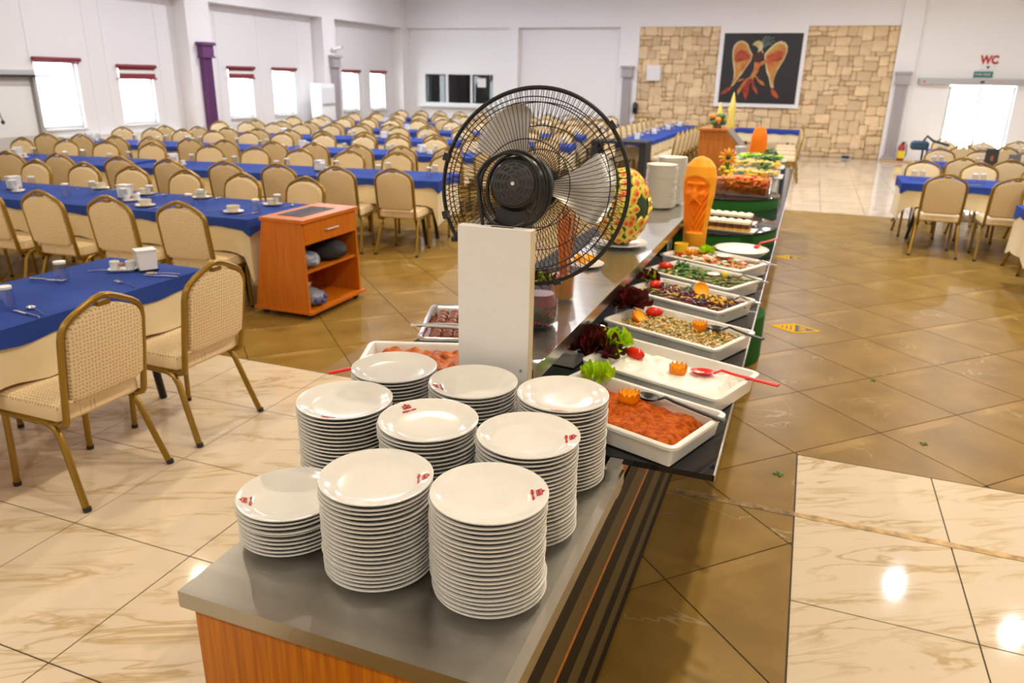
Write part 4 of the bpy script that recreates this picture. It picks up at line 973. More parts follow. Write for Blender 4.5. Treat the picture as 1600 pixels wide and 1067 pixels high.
# ================================================================== FOOD TRAYS
def tray_mesh(w=.53, d=.325, h=.072, m_='melamine'):
    m1 = MB(); rloft(m1, w, d, .03, [(.030, 0), (.024, .004), (.015, h-.014), (.013, h-.009), (0, h-.009), (0, h-.001), (.003, h+.001), (.016, h+.001), (.020, h-.004), (.030, .008), (.036, .006)], n=5)
    return m1.mesh('serving_tray', [m_])
TM = tray_mesh(); TS = tray_mesh(.36, .46, .06, 'chrome')
TRZ = radians(-22)
def T(c, rz, u, v): return (c[0]+u*cos(rz)-v*sin(rz), c[1]+u*sin(rz)+v*cos(rz))
def mound(w, d, hgt, seed, amp=.012, freq=9, groove=None, n=(44, 28)):
    m1 = MB()
    def f(u, v):
        x, y = (u-.5)*w, (v-.5)*d
        e = min(u, 1-u, v*.8, (1-v)*.8)*9; e = min(1, max(0, e)); e = e*e*(3-2*e)
        z = hgt*(.25+.75*e)+amp*e*noise.noise((x*freq, y*freq, seed))+amp*.5*e*noise.noise((x*freq*3, y*freq*3, seed+4))
        if groove: z += groove(x, y)*e
        return (x, y, z)
    m1.grid(f, *n); return m1, f
def bits(w, d, base, mats, count, size, seed, shape='ell', zr=(.0, .015), dome=.012, xr=(-.5, .5)):
    rb = random.Random(seed); m1 = MB()
    for k in range(count):
        u, v = rb.uniform(*xr), rb.uniform(-.5, .5); x, y = u*w, v*d
        z = base+dome*(1-(2*u)**2)*(1-(2*v)**2)+rb.uniform(*zr); mi = rb.choices(range(len(mats)), weights=[m_[1] for m_ in mats])[0]
        s_ = size*rb.uniform(.7, 1.3); R = Matrix.Rotation(rb.uniform(0, 6.28), 4, 'Z') @ Matrix.Rotation(rb.uniform(-.8, .8), 4, 'X')
        if shape == 'ell': m1.ell((x, y, z), (s_, s_*.8, s_*.7), 6, 4, mi, R)
        elif shape == 'strip': m1.ell((x, y, z), (s_*3.2, s_*.55, s_*.45), 6, 4, mi, R)
        elif shape == 'mix': m1.ell((x, y, z), (s_*rb.uniform(.8, 2.4), s_*.8, s_*.5), 6, 4, mi, R)
        elif shape == 'leaf': m1.ell((x, y, z), (s_*1.2, s_*.9, s_*.18), 6, 4, mi, R)
    return m1
def lettuce(loc, r, m_, seed, label, n=5):
    rb = random.Random(seed); o = empty('lettuce_garnish', loc, rb.uniform(0, 6), label=label, cat='lettuce')
    for k in range(n):
        m1 = MB(); a0 = 2*pi*k/n+rb.uniform(-.4, .4); tilt = rb.uniform(.5, 1.25); p1, p2 = rb.uniform(0, 6), rb.uniform(0, 6); sc = rb.uniform(.8, 1.1)
        def f(u, v, a0=a0, tilt=tilt, p1=p1, p2=p2, sc=sc):
            w_ = (v-.5)*2*radians(82); R_ = r*sc*(.12+.88*u)*(1+.10*u*sin(v*31+p1))
            x, y = R_*cos(w_)*.9, R_*sin(w_); h_ = r*.30*u**2.2*sin(v*24+p1)+r*.14*u**3*sin(v*57+p2)+r*.2*u*u*cos(w_*.8)
            x2, z2 = x*cos(tilt)-h_*sin(tilt)*.8, x*sin(tilt)+h_*cos(tilt)
            return (x2*cos(a0)-y*sin(a0), x2*sin(a0)+y*cos(a0), max(.001, z2+r*.18))
        m1.grid(f, 8, 60); m1.build('leaf', m_ if isinstance(m_, str) else m_[k % len(m_)], o)
    return o
def orange_crown(loc, r, label, cat='orange', n=11):
    o = empty('carved_orange', loc, random.uniform(0, 3), label=label, cat=cat)
    m1 = MB(); N = n*2; lo = []
    for j in range(6):
        ph = -pi/2*.75+j/5*(pi/2*.75+.15); lo.append([(r*cos(ph)*cos(2*pi*k/N), r*cos(ph)*sin(2*pi*k/N), r*.72+r*sin(ph)) for k in range(N)])
    lo.append([((r*1.05 if k % 2 else r*.95)*cos(2*pi*k/N), (r*1.05 if k % 2 else r*.95)*sin(2*pi*k/N), r*.72+(r*.62 if k % 2 else r*.20)) for k in range(N)])
    m1.loft(lo, cap1=False); m1.build('peel', 'orange_peel', o)
    m1 = MB(); m1.loft([[(p[0]*.93, p[1]*.93, p[2]) for p in lo[-1]], [(p[0]*.80, p[1]*.80, p[2]-r*.25) for p in lo[-1]], [(p[0]*.1, p[1]*.1, r*.78) for p in lo[-1]]], cap0=False); m1.build('flesh', 'orange_flesh', o)
    return o
def orange_half(loc, r, label, tilt=(0.5, 0.2)):
    o = empty('orange_half', loc, random.uniform(0, 3), label=label, cat='orange'); o.rotation_euler = (tilt[0], tilt[1], random.uniform(0, 3))
    m1 = MB(); m1.lathe([(.001, -r*.95), (r*.6, -r*.75), (r*.93, -r*.3), (r, 0), (r*.86, .001)], 20, cap=False); m1.build('peel', 'orange_peel', o)
    m1 = MB(); m1.lathe([(r*.88, 0), (r*.7, -r*.12), (0, -r*.22)], 20, cap=False); m1.build('flesh', 'orange_flesh', o)
def tomato(loc, r, label, rz=0.0):
    o = empty('tomato', loc, rz, label=label, cat='tomato'); m1 = MB(); m1.ell((0, 0, r*.7), (r*1.35, r*.85, r*.72), 16, 10); m1.build('fruit', 'tomato', o)
    m1 = MB()
    for k in range(5): a = k*1.257; m1.tube([(r*1.28, 0, r*.7), (r*1.34, r*.16*cos(a), r*.7+r*.16*sin(a))], .0015, 4)
    m1.build('stalk', 'parsley', o)
def spoon(p0, p1, z0, z1, m_, label, bowl=.032, cat='serving spoon'):
    """bowl at p0, handle end at p1"""
    d = Vector((p1[0]-p0[0], p1[1]-p0[1], z1-z0)); L = d.length; rz = atan2(d.y, d.x)
    o = empty('serving_spoon', (p0[0], p0[1], z0), rz, label=label, cat=cat)
    pit = math.asin((z1-z0)/L); o.rotation_euler = (0, -pit, rz)
    m1 = MB(); m1.lathe([(.001, -.010), (.6*bowl, -.006), (bowl, .006), (bowl*.94, .006), (.55*bowl, -.003), (0, -.006)], 18, cap=False)
    m1.v = [(x*1.35, y*.85, z+.008) for x, y, z in m1.v]; m1.build('bowl', m_, o)
    m1 = MB(); m1.tube([(bowl*1.2, 0, .012), (bowl*2.0, 0, .026), (bowl*3.0, 0, .020), (L*.7, 0, .012), (L, 0, .006)], [.007, .007, .007, .010, .013], 8, ry=.0045, upv=(0, 1, 0)); m1.build('handle', m_, o)
def parsley(loc, r, seed, label, n=30):
    rb = random.Random(seed); m1 = MB()
    for k in range(n):
        a, e, q = rb.uniform(0, 6.28), rb.uniform(0, 1.3), rb.uniform(.3, 1); R = Matrix.Rotation(rb.uniform(0, 6.28), 4, 'Z') @ Matrix.Rotation(rb.uniform(-1, 1), 4, 'X')
        m1.ell((r*q*cos(a)*cos(e), r*q*sin(a)*cos(e), .002+r*.8*q*sin(e)+r*.15), (r*.24, r*.18, r*.05), 6, 4, 0, R)
    m1.build('parsley_sprig', 'parsley', None, loc, 0, label=label, cat='parsley')
TR = [(-.415, 2.070), (-.345, 2.455), (-.392, 2.93), (-.425, 3.425), (-.42, 3.845), (-.405, 4.25)]
TL = ['red bulgur salad', 'white yogurt salad', 'corn and chickpea salad', 'dark beet salad', 'green bean and parsley salad', 'mixed vegetable salad']
TANG = [radians(a) for a in (-20, -20, -23, -25, -27, -27)]
for (x, y), l_, a in zip(TR, TL, TANG): link('serving_tray', TM, None, (x, y, GZ+.001), a, label='white rectangular tray holding '+l_, cat='tray', group='white salad trays')
FZ = GZ+.010
# 1 red bulgur with ridges
m1, f1 = mound(.472, .262, .050, 3, .020, 10, lambda x, y: -.010*abs(sin((x*.9+y*.7)*45))); m1.build('bulgur_salad', 'bulgur', None, (*TR[0], FZ), TANG[0], label='ridged red bulgur salad in the tray nearest the plates', cat='salad', kind='stuff')
q = T(TR[0], TANG[0], -.02, .06); orange_crown((*q, FZ+.040), .033, 'orange carved into a crown on the red bulgur salad')
spoon(T(TR[0], TANG[0], .02, .105), T(TR[0], TANG[0], .285, .09), FZ+.050, GZ+.072, 'black_plastic', 'black serving spoon on the red bulgur tray')
# 2 yogurt
m1, f1 = mound(.472, .262, .042, 8, .016, 14); m1.build('yogurt_salad', 'yogurt', None, (*TR[1], FZ), TANG[1], label='lumpy white yogurt salad in its tray', cat='salad', kind='stuff')
q = T(TR[1], TANG[1], .03, .01); orange_crown((*q, FZ+.034), .031, 'orange carved into petals on the white yogurt salad')
spoon(T(TR[1], TANG[1], .10, .06), T(TR[1], TANG[1], .36, .07), FZ+.040, GZ+.075, 'red_plastic', 'red serving spoon on the white yogurt tray', .034)
q = T(TR[1], TANG[1], -.165, .045); tomato((*q, FZ+.034), .030, 'whole plum tomato at the end of the yogurt tray', -.5)
q = T(TR[1], TANG[1], -.235, .02); lettuce((q[0], q[1], GZ+.068), .075, 'lettuce_green', 4, 'bright green lettuce at the end of the yogurt tray')
q = T(TR[1], TANG[1], -.29, -.02); lettuce((q[0], q[1], GZ+.03), .105, 'lettuce_red', 6, 'dark red lettuce between yogurt and bulgur trays', 7)
q = T(TR[0], TANG[0], -.20, .10); lettuce((q[0]+.02, q[1]+.03, GZ+.055), .065, 'lettuce_green', 9, 'small green lettuce behind the back plate stack')
# 3 corn salad
bits(.455, .25, .036, [('grain_yellow', 4), ('grain_pale', 4), ('grain_green', 2), ('carrot', .5), ('radish', 1)], 1500, .0065, 3, zr=(-.012, .012)).build('corn_salad', ['grain_yellow', 'grain_pale', 'grain_green', 'carrot', 'radish'], None, (*TR[2], FZ), TANG[2], label='grainy corn and chickpea salad in its tray', cat='salad', kind='stuff')
q = T(TR[2], TANG[2], .07, .05); orange_crown((*q, FZ+.044), .030, 'orange carved into a flower on the corn salad', n=13)
q = T(TR[2], TANG[2], -.17, -.02); orange_half((q[0], q[1], FZ+.068), .036, 'hollowed orange half at the end of the corn salad', (.75, -.3))
q = T(TR[2], TANG[2], -.16, .07); tomato((*q, FZ+.048), .028, 'cut tomato beside the orange half on corn salad', .4)
q = T(TR[2], TANG[2], -.26, .03); lettuce((q[0], q[1], GZ+.068), .09, 'lettuce_red', 16, 'dark red lettuce at the end of the corn salad tray', 7)
spoon(T(TR[2], TANG[2], .12, .085), T(TR[2], TANG[2], .33, .075), FZ+.050, GZ+.072, 'black_plastic', 'black serving spoon on the corn salad tray')
# 4 beet
bits(.455, .25, .038, [('beet', 4), ('beet_dark', 4), ('parsley', .6), ('corn', 1.0)], 900, .0075, 5, 'strip', zr=(-.012, .012)).build('beet_salad', ['beet', 'beet_dark', 'parsley', 'corn'], None, (*TR[3], FZ), TANG[3], label='dark beet salad sprinkled with corn', cat='salad', kind='stuff')
bits(.16, .10, .052, [('corn', 3)], 70, .0065, 6, zr=(-.004, .01)).build('corn_topping', ['corn'], None, (*T(TR[3], TANG[3], .12, .02), FZ), TANG[3], label='yellow corn sprinkled over the beet salad', cat='salad', kind='stuff')
q = T(TR[3], TANG[3], .03, .06); orange_half((q[0], q[1], FZ+.082), .036, 'cut orange half standing on the beet salad', (.9, .3)); q = T(TR[3], TANG[3], -.04, .07); parsley((q[0], q[1], FZ+.05), .035, 3, 'parsley sprig behind the orange on beet salad')
q = T(TR[3], TANG[3], -.2, .02); tomato((*q, FZ+.045), .028, 'tomato at the end of the beet salad tray', 1.2); q = T(TR[3], TANG[3], -.26, .05); lettuce((q[0], q[1], GZ+.068), .06, ['lettuce_red', 'lettuce_green', 'lettuce_red'], 21, 'mixed lettuce at the end of the beet salad tray')
spoon(T(TR[3], TANG[3], .16, .09), T(TR[3], TANG[3], .32, .09), FZ+.05, GZ+.072, 'chrome', 'steel serving spoon on the beet salad tray', .028)
# 5 greens and beans
bits(.455, .25, .038, [('parsley', 5), ('grain_green', 3), ('corn', .6)], 620, .010, 7, 'leaf', zr=(-.01, .02), xr=(-.5, .08)).build('parsley_salad', ['parsley', 'grain_green', 'corn'], None, (*TR[4], FZ), TANG[4], label='chopped green salad beside the olive green beans', cat='salad', kind='stuff')
bits(.455, .25, .038, [('bean_olive', 5), ('grain_green', 2)], 380, .008, 8, 'strip', zr=(-.01, .014), xr=(.02, .5)).build('bean_salad', ['bean_olive', 'grain_green'], None, (*TR[4], FZ), TANG[4], label='olive green beans beside chopped green salad', cat='salad', kind='stuff')
q = T(TR[4], TANG[4], -.21, -.02); tomato((*q, FZ+.045), .030, 'red tomato on the green salad tray', .3); q = T(TR[4], TANG[4], -.17, .06); parsley((q[0], q[1], FZ+.045), .05, 5, 'parsley bunch at the end of the green salad tray')
def radish_flower(loc, r, label):
    o = empty('radish_flower', loc, 0, label=label, cat='radish'); m1 = MB(); m1.lathe([(.001, 0), (r*.6, r*.1), (r, r*.5), (r*.9, r*.52), (r*.3, r*.3), (0, r*.35)], 14, cap=False); m1.build('petals', 'radish', o); m1 = MB(); m1.lathe([(.001, -.001), (r*.62, r*.08), (r*.8, r*.25)], 14, cap=False); m1.build('skin', 'radish_skin', o)
q = T(TR[4], TANG[4], .05, .03); radish_flower((*q, FZ+.052), .035, 'white radish flower on the green salad tray')
q = T(TR[4], TANG[4], .10, .06); m1 = MB(); m1.ell((0, 0, .018), (.016, .016, .02)); m1.build('yellow_pepper_piece', 'yellow_pepper', None, (*q, FZ+.048), 0, label='yellow pepper piece beside the radish flower', cat='pepper')
spoon(T(TR[4], TANG[4], .13, .09), T(TR[4], TANG[4], .33, .09), FZ+.05, GZ+.072, 'chrome', 'steel serving spoon on the green salad tray', .028)
# 6 mixed
bits(.455, .25, .040, [('carrot', 3), ('grain_green', 2.5), ('radish', 2), ('bean_olive', 1.5), ('tomato', .5)], 460, .011, 9, 'mix', zr=(-.01, .014)).build('mixed_salad', ['carrot', 'grain_green', 'radish', 'bean_olive', 'tomato'], None, (*TR[5], FZ), TANG[5], label='chunky mixed vegetable salad in the last salad tray', cat='salad', kind='stuff')
q = T(TR[5], TANG[5], -.16, .02); orange_crown((*q, FZ+.036), .034, 'carved orange at the end of the mixed salad'); q = T(TR[5], TANG[5], .03, .05); radish_flower((*q, FZ+.056), .042, 'pink-skinned radish half on the mixed salad')
q = T(TR[5], TANG[5], -.10, .08); lettuce((q[0], q[1], FZ+.05), .05, 'lettuce_green', 31, 'green lettuce behind the mixed salad')
m1 = MB(); m1.lathe([(.03, 0), (.038, .002), (.040, .05), (.037, .05), (.03, .006)], 18); m1.build('yellow_pepper_cup', 'yellow_pepper', None, (*T(TR[5], TANG[5], -.225, .0), GZ+.068), 0, label='yellow pepper cup at the end of the mixed salad', cat='pepper')
spoon(T(TR[5], TANG[5], .18, .08), T(TR[5], TANG[5], .34, .085), FZ+.05, GZ+.072, 'chrome', 'steel serving spoon on the mixed salad tray', .028)
# bowl of white dip behind the trays
o = empty('dip_bowl', (-.285, 4.60, GZ+.001), label='round white bowl of yogurt dip beyond the salad trays', cat='bowl')
m1 = MB(); m1.lathe([(.06, 0), (.075, .004), (.13, .04), (.155, .065), (.158, .07), (.15, .07), (.12, .045), (.05, .012), (0, .01)], 36); m1.build('bowl', 'porcelain', o)
m1 = MB()
def fdip(u, v): a = 2*pi*u; r = .142*v; return (r*cos(a), r*sin(a), .062+.022*(1-v*v)+.006*noise.noise((r*cos(a)*22, r*sin(a)*22, 1)))
m1.grid(fdip, 32, 10); m1.build('dip', 'yogurt', o)
spoon((-.20, 4.62), (-.10, 4.80), GZ+.075, GZ+.10, 'red_plastic', 'red spoon resting in the round dip bowl', .02)
# trays on the dining side of the shelf
o_ = link('serving_tray', TM, None, (-1.115, 2.20, GZ+.001), radians(20), label='white rectangular tray of orange stew beside the white board', cat='tray', group='dining side dishes')
m1, f1 = mound(.472, .262, .056, 12, .030, 14); m1.build('stew', 'stew', None, (-1.115, 2.20, FZ), radians(20), label='chunky orange stew in the white tray beside the board', cat='stew', kind='stuff')
spoon((-1.19, 2.12), (-1.40, 1.965), FZ+.052, GZ+.05, 'red_plastic', 'red-handled spoon sticking out of the orange stew tray', .03)
link('steel_pan', TS, None, (-1.20, 2.665, GZ+.001), radians(20), label='steel pan of meatballs in red sauce', cat='pan')
m1, f1 = mound(.30, .40, .030, 14, .004, 14); m1.build('tomato_sauce', 'sauce', None, (-1.20, 2.665, FZ), radians(20), label='red sauce in the steel meatball pan', cat='sauce', kind='stuff')
MBm = MB(); MBm.ell((0, 0, 0), (.022, .020, .016), 12, 8); MBm = MBm.mesh('meatball', ['meatball'])
for i in range(6):
    for j in range(8):
        q = T((-1.20, 2.665), radians(20), -.115+i*.046+rp.uniform(-.004, .004), -.16+j*.045+rp.uniform(-.004, .004)); link('meatball', MBm, None, (*q, FZ+.036), rp.uniform(0, 3), label='brown meatball in the steel pan of red sauce', cat='meatball', group='meatballs in the steel pan')
o = empty('serving_tongs', (-1.17, 2.52, FZ+.068), radians(12), label='steel serving tongs lying across the meatball pan', cat='tongs')
for s_ in (-1, 1):
    m1 = MB(); m1.tube([(-.20, 0, .0), (-.05, s_*.014, .006), (.08, s_*.02, .004)], [.006, .009, .009], 8, ry=.003); m1.ell((.11, s_*.018, .002), (.035, .016, .006), 12, 6); m1.build('arm', 'chrome', o)
link('serving_tray', TM, None, (-.795, 2.62, GZ+.001), radians(-6), label='white tray of carrot mash below the raised shelf', cat='tray', group='dining side dishes').scale = (.5, 1, 1)
m1, f1 = mound(.225, .255, .050, 22, .012, 12); m1.build('carrot_mash', 'carrot_mash', None, (-.795, 2.62, FZ), radians(-6), label='orange carrot mash in the tray below the shelf', cat='mash', kind='stuff')
lump((-.655, 2.745, GZ+.001), (.04, .035, .045), 13, .5).build('foil_ball', 'foil', label='crumpled foil beside the carrot mash tray', cat='foil')
m1 = MB(); rloft(m1, .09, .12, .008, [(.004, 0), (0, .004), (0, .05), (.004, .054)]); m1.build('black_box', 'black_plastic', None, (-.735, 2.92, GZ+.001), radians(-15), label='small black box between yogurt and corn trays', cat='box')

# ================================================================== ON THE RAISED SHELF
def jar(name, loc, prof, layers, label, cat):
    o = empty(name, loc, label=label, cat=cat); m1 = MB(); m1.lathe(prof, 28, cap=False); m1.build('glass', 'clear_plastic', o)
    for pn, m_, pr in layers: m1 = MB(); m1.lathe(pr, 24, cap=True); m1.build(pn, m_, o)
    return o
o = jar('pickle_jar', (-.79, 2.36, SZ+.001), [(.001, .004), (.040, 0), (.056, .012), (.062, .04), (.060, .09), (.048, .12), (.044, .135), (.048, .14)],
    [('dark_layer', 'pickle_green', [(.038, .006), (.054, .016), (.058, .04), (.057, .075)]), ('red_layer', 'pickle_red', [(.056, .076), (.055, .092), (.046, .115)])], 'round glass jar of dark and red pickles beside white board', 'jar')
rb = random.Random(4); m1 = MB()
for k in range(22): a, z_ = rb.uniform(0, 6.28), rb.uniform(.012, .07); m1.ell((.0555*cos(a), .0555*sin(a), z_), (.009, .009, .008), 6, 4)
m1.build('vegetable_pieces', 'pickle_red', o)
lettuce((-.80, 2.36, SZ+.135), .06, ['lettuce_red', 'lettuce_green'], 41, 'red and green lettuce topping the pickle jar', 6)
o = jar('spaghetti_vase', (-.815, 2.70, SZ+.001), [(.001, .006), (.040, .0), (.045, .006), (.047, .15), (.0475, .152)], [('filling', 'pickle_orange', [(.038, .008), (.042, .012), (.043, .10)])], 'glass vase of orange pickles and tall sticks behind fan', 'vase')
m1 = MB(); m2 = MB()
for k in range(46):
    a, r_ = rb.uniform(0, 6.28), rb.uniform(.0, .036); sp_ = rb.uniform(.9, 1.9)
    (m1 if k % 3 else m2).tube([(r_*cos(a)*.6, r_*sin(a)*.6, .10), (r_*cos(a)*sp_+rb.uniform(-.01, .01), r_*sin(a)*sp_, rb.uniform(.26, .36))], .0024, 5)
m1.build('carrot_sticks', 'carrot', o); m2.build('brown_sticks', 'choc', o)
# carved watermelon on a plate
mel = (-.85, 3.80)
m1 = MB(); m1.lathe([(.07, 0), (.075, .002), (.145, .018), (.147, .021), (.10, .012), (0, .010)], 40); m1.build('melon_plate', 'porcelain', None, (*mel, SZ+.001), 0, label='white plate under the carved watermelon', cat='plate')
o = empty('carved_watermelon', (*mel, SZ+.014), radians(0), label='watermelon carved into yellow and red petals on the shelf', cat='watermelon')
AX, AZ = .135, .19
m1 = MB(); m1.lathe([(.05, .0)]+[(AX*sqrt(max(0, 1-((z_-AZ)/AZ)**2)), z_) for z_ in [AZ*2*t/16 for t in range(1, 16)]]+[(.001, AZ*2)], 36); m1.build('rind', 'melon_dark', o)
def petal(l, w_, m_in, m_out):
    mm = MB()
    for sc, dz, mi in ((1.0, 0.0, 0), (.62, .0035, 1), (.30, .006, 2)):
        pts = [(-.5, 0), (-.3, .36), (.0, .5), (.28, .34), (.5, 0), (.28, -.34), (0, -.5), (-.3, -.36)]
        b = [(x*l*sc-(1-sc)*l*.16, y*w_*sc, -.004+dz) for x, y in pts]; t_ = [(x*l*sc*.9-(1-sc)*l*.16, y*w_*sc*.86, .006+dz) for x, y in pts]
        mm.loft([b, t_], mi)
    return mm.mesh('petal', ['melon_yellow', m_out, m_in])
PA, PB = petal(.080, .064, 'melon_red', 'melon_orange'), petal(.05, .03, 'melon_yellow', 'melon_yellow')
def put_petal(me, th, z_, sc, spin=0, lift=.0):
    zz = (z_-AZ)/AZ; r_ = AX*sqrt(max(0.02, 1-zz*zz)); nrm = Vector((cos(th)*r_/AX**2, sin(th)*r_/AX**2, (z_-AZ)/AZ**2)).normalized()
    upv = Vector((0, 0, 1)); t_ = (upv-nrm*upv.dot(nrm)).normalized(); s_ = nrm.cross(t_)
    t2 = t_*cos(spin)+s_*sin(spin); s2 = nrm.cross(t2)
    R = Matrix((t2, s2, nrm)).transposed().to_4x4(); p = link('petal', me, o); R.translation = Vector((r_*cos(th), r_*sin(th), z_))+nrm*(.002+lift); p.matrix_local = R @ Matrix.Scale(sc, 4)
for row, (z_, n_, sc) in enumerate(((.03, 9, .9), (.075, 11, 1.0), (.12, 13, 1.0), (.275, 12, 1.0), (.32, 10, .95), (.355, 7, .8), (.372, 4, .6))):
    for k in range(n_): put_petal(PA, 2*pi*(k+.5*(row % 2))/n_, z_, sc, pi if z_ < .19 else 0)
for th0 in (-1.22, -2.9, .5, 2.0):
    for k in range(9): a = 2*pi*k/9; put_petal(PA, th0+.36*cos(a), .195+.062*sin(a), .82, a-pi/2+pi, .003)
    for k in range(7): a = 2*pi*k/7; put_petal(PB, th0+.15*cos(a), .195+.025*sin(a), .8, a-pi/2+pi, .012)
# small fruit plate beside the melon
m1 = MB(); m1.lathe([(.04, 0), (.09, .012), (.092, .015), (.05, .006), (0, .005)], 28); m1.build('fruit_plate', 'porcelain', None, (-.89, 3.28, SZ+.001), 0, label='small white plate of orange slices on the shelf', cat='plate')
for k in range(5):
    a = k*1.25; m1 = MB(); m1.lathe([(.001, -.008), (.02, -.006), (.024, 0), (.02, .006), (.001, .008)], 12, mi=0); q = m1.build('orange_slice', 'orange_flesh', None, (-.89+.035*cos(a), 3.28+.035*sin(a), SZ+.034), 0, label='orange slice on the small shelf plate', cat='orange', group='orange slices on the shelf plate'); q.rotation_euler = (1.0, .3, a)
# far plate stacks on the shelf
PM2 = plate_mesh(.105, 36)
for (x, y, n_, d_) in ((-.885, 5.12, 27, 'shelf stack beside the pumpkin face'), (-.86, 5.34, 30, 'shelf stack behind the pumpkin face')):
    for i in range(n_): link('plate', PM2, None, (x+rp.uniform(-.003, .003), y+rp.uniform(-.003, .003), SZ+.001+i*PITCH), 0, label=('white plate topping the ' if i == n_-1 else 'white plate below the top of the ')+d_, cat='plate', group=None if i == n_-1 else 'plates in the '+d_)
# carved pumpkin face
o = empty('carved_pumpkin', (-.578, 4.69, GZ+.001), radians(-10), label='tall orange pumpkin carved as a bearded face', cat='pumpkin')
PH = .585
def prad(t):
    pts = [(0, .062), (.10, .070), (.25, .072), (.45, .083), (.65, .096), (.80, .099), (.90, .086), (.97, .05), (1.0, .006)]
    for (a, ra), (b, rb_) in zip(pts, pts[1:]):
        if a <= t <= b: s_ = (t-a)/(b-a); s_ = s_*s_*(3-2*s_) if b < .9 else s_; return ra+(rb_-ra)*s_
    return .006
NU, NV = 96, 110
def g2(x, y, cx_, cy_, sx, sy): return math.exp(-((x-cx_)/sx)**2-((y-cy_)/sy)**2)
def pk(u, v):
    a = 2*pi*u; t = v; r = prad(t); z_ = t*PH
    fa = (a-1.5*pi); fa = (fa+pi) % (2*pi)-pi; x = fa*.09                      # arc distance from the front (-Y)
    tt = .815-.09*(x/.09)**2; face = 1 if (abs(x) < .092 and .22 < t < tt) else 0
    d = 0
    if face:
        ef = min(1, (.092-abs(x))/.012, (t-.22)/.02, (tt-t)/.02); ef = max(0, ef)
        d = -.008
        d += .016*g2(x, t, 0, .645, .011, .055)+.010*g2(x, t, 0, .60, .018, .02)            # nose
        d += .012*(g2(x, t, -.036, .735, .03, .018)+g2(x, t, .036, .735, .03, .018))        # brows
        d -= .012*(g2(x, t, -.036, .692, .022, .020)+g2(x, t, .036, .692, .022, .020)); d += .009*(g2(x, t, -.036, .690, .012, .008)+g2(x, t, .036, .690, .012, .008))
        d += .010*(g2(x, t, -.04, .63, .022, .03)+g2(x, t, .04, .63, .022, .03))            # cheeks
        d += .011*(g2(x, t+abs(x)*1.4, -.022, .585, .025, .014)+g2(x, t+abs(x)*1.4, .022, .585, .025, .014))   # moustache
        d -= .009*g2(x, t, 0, .545, .022, .008); d += .006*g2(x, t, 0, .528, .018, .008)    # mouth, lip
        if t < .53 or abs(x) > .05: d += .0042*sin(abs(x)*190-t*60)*(1 if t < .62 else .2)       # beard strands
        d *= ef
    r += d*1.7; return (r*cos(a), r*sin(a)*.92, z_)
m1 = MB(); m1.grid(pk, NU, NV)
fi = 0
for j in range(NV):
    for i in range(NU):
        a = 2*pi*(i+.5)/NU; fa = (a-1.5*pi+pi) % (2*pi)-pi; t = (j+.5)/NV
        if abs(fa*.09) < .088 and .225 < t < .81-.09*(fa)**2: m1.m[fi] = 1
        fi += 1
m1.build('body', ['pumpkin_skin', 'pumpkin_flesh'], o)
# round grass-skirted stands
for (x, y, lab, zt) in ((-.57, 5.28, 'round black-topped stand with green skirt carrying dessert platters', .10), (-.62, 6.85, 'round black-topped stand with green skirt carrying the clear container', .10)):
    o = empty('round_stand', (x, y, GZ+.001), label=lab, cat='stand'); m1 = MB(); m1.lathe([(.45, 0), (.455, .05), (.45, zt-.012)], 48, cap=False); m1.build('grass_skirt', 'green_skirt', o)
    m1 = MB(); m1.lathe([(.44, zt-.02), (.458, zt-.012), (.458, zt-.002), (.45, zt), (0, zt)], 48, cap=False); m1.build('black_top', 'black_glass', o)
o = empty('floor_plinth', (-.45, 5.15, 0), label='green-skirted round plinth on the floor below the counter', cat='plinth'); m1 = MB(); m1.lathe([(.33, 0), (.335, .02), (.335, .33), (.31, .345), (0, .35)], 40); m1.build('drum', 'green_skirt', o)
RZ_ = GZ+.102
def platter(c, rz, w_, d_, lab, name='platter', m_='melamine'):
    m1 = MB(); rloft(m1, w_, d_, .01, [(.012, 0), (0, .012), (0, .016), (.012, .008)], n=3); return m1.build(name, m_, None, (*c, RZ_), rz, label=lab, cat='platter')
platter((-.46, 4.98), radians(-6), .46, .15, 'white platter of cream-topped yellow cake slices'); platter((-.47, 5.26), radians(-6), .44, .15, 'white platter of cream-topped chocolate cake slices')
def slice_mesh(m_a, m_b):
    m1 = MB(); m1.box(-.024, .024, -.05, .05, 0, .018, 0); m1.box(-.024, .024, -.05, .05, .018, .046, 1); m1.box(-.024, .024, -.05, .05, .046, .060, 2); m1.ell((0, 0, .060), (.025, .05, .012), 10, 6, 2); return m1.mesh('cake_slice', [m_a, m_b, 'cream'])
S1, S2 = slice_mesh('sponge', 'choc'), slice_mesh('choc', 'choc')
for i in range(8):
    q = T((-.46, 4.98), radians(-6), -.19+i*.051, 0); link('cake_slice', S1, None, (*q, RZ_+.009), radians(-6), label='yellow sponge cake slice with cream on platter nearer the dip bowl', cat='cake', group='yellow cake slices')
    q = T((-.47, 5.26), radians(-6), -.19+i*.051, 0); link('cake_slice', S2, None, (*q, RZ_+.009), radians(-6), label='chocolate cake slice with cream on platter farther from dip bowl', cat='cake', group='chocolate cake slices')
for (c, l_) in (((-.18, 4.95), 'yellow cake'), ((-.20, 5.25), 'chocolate cake')): pass
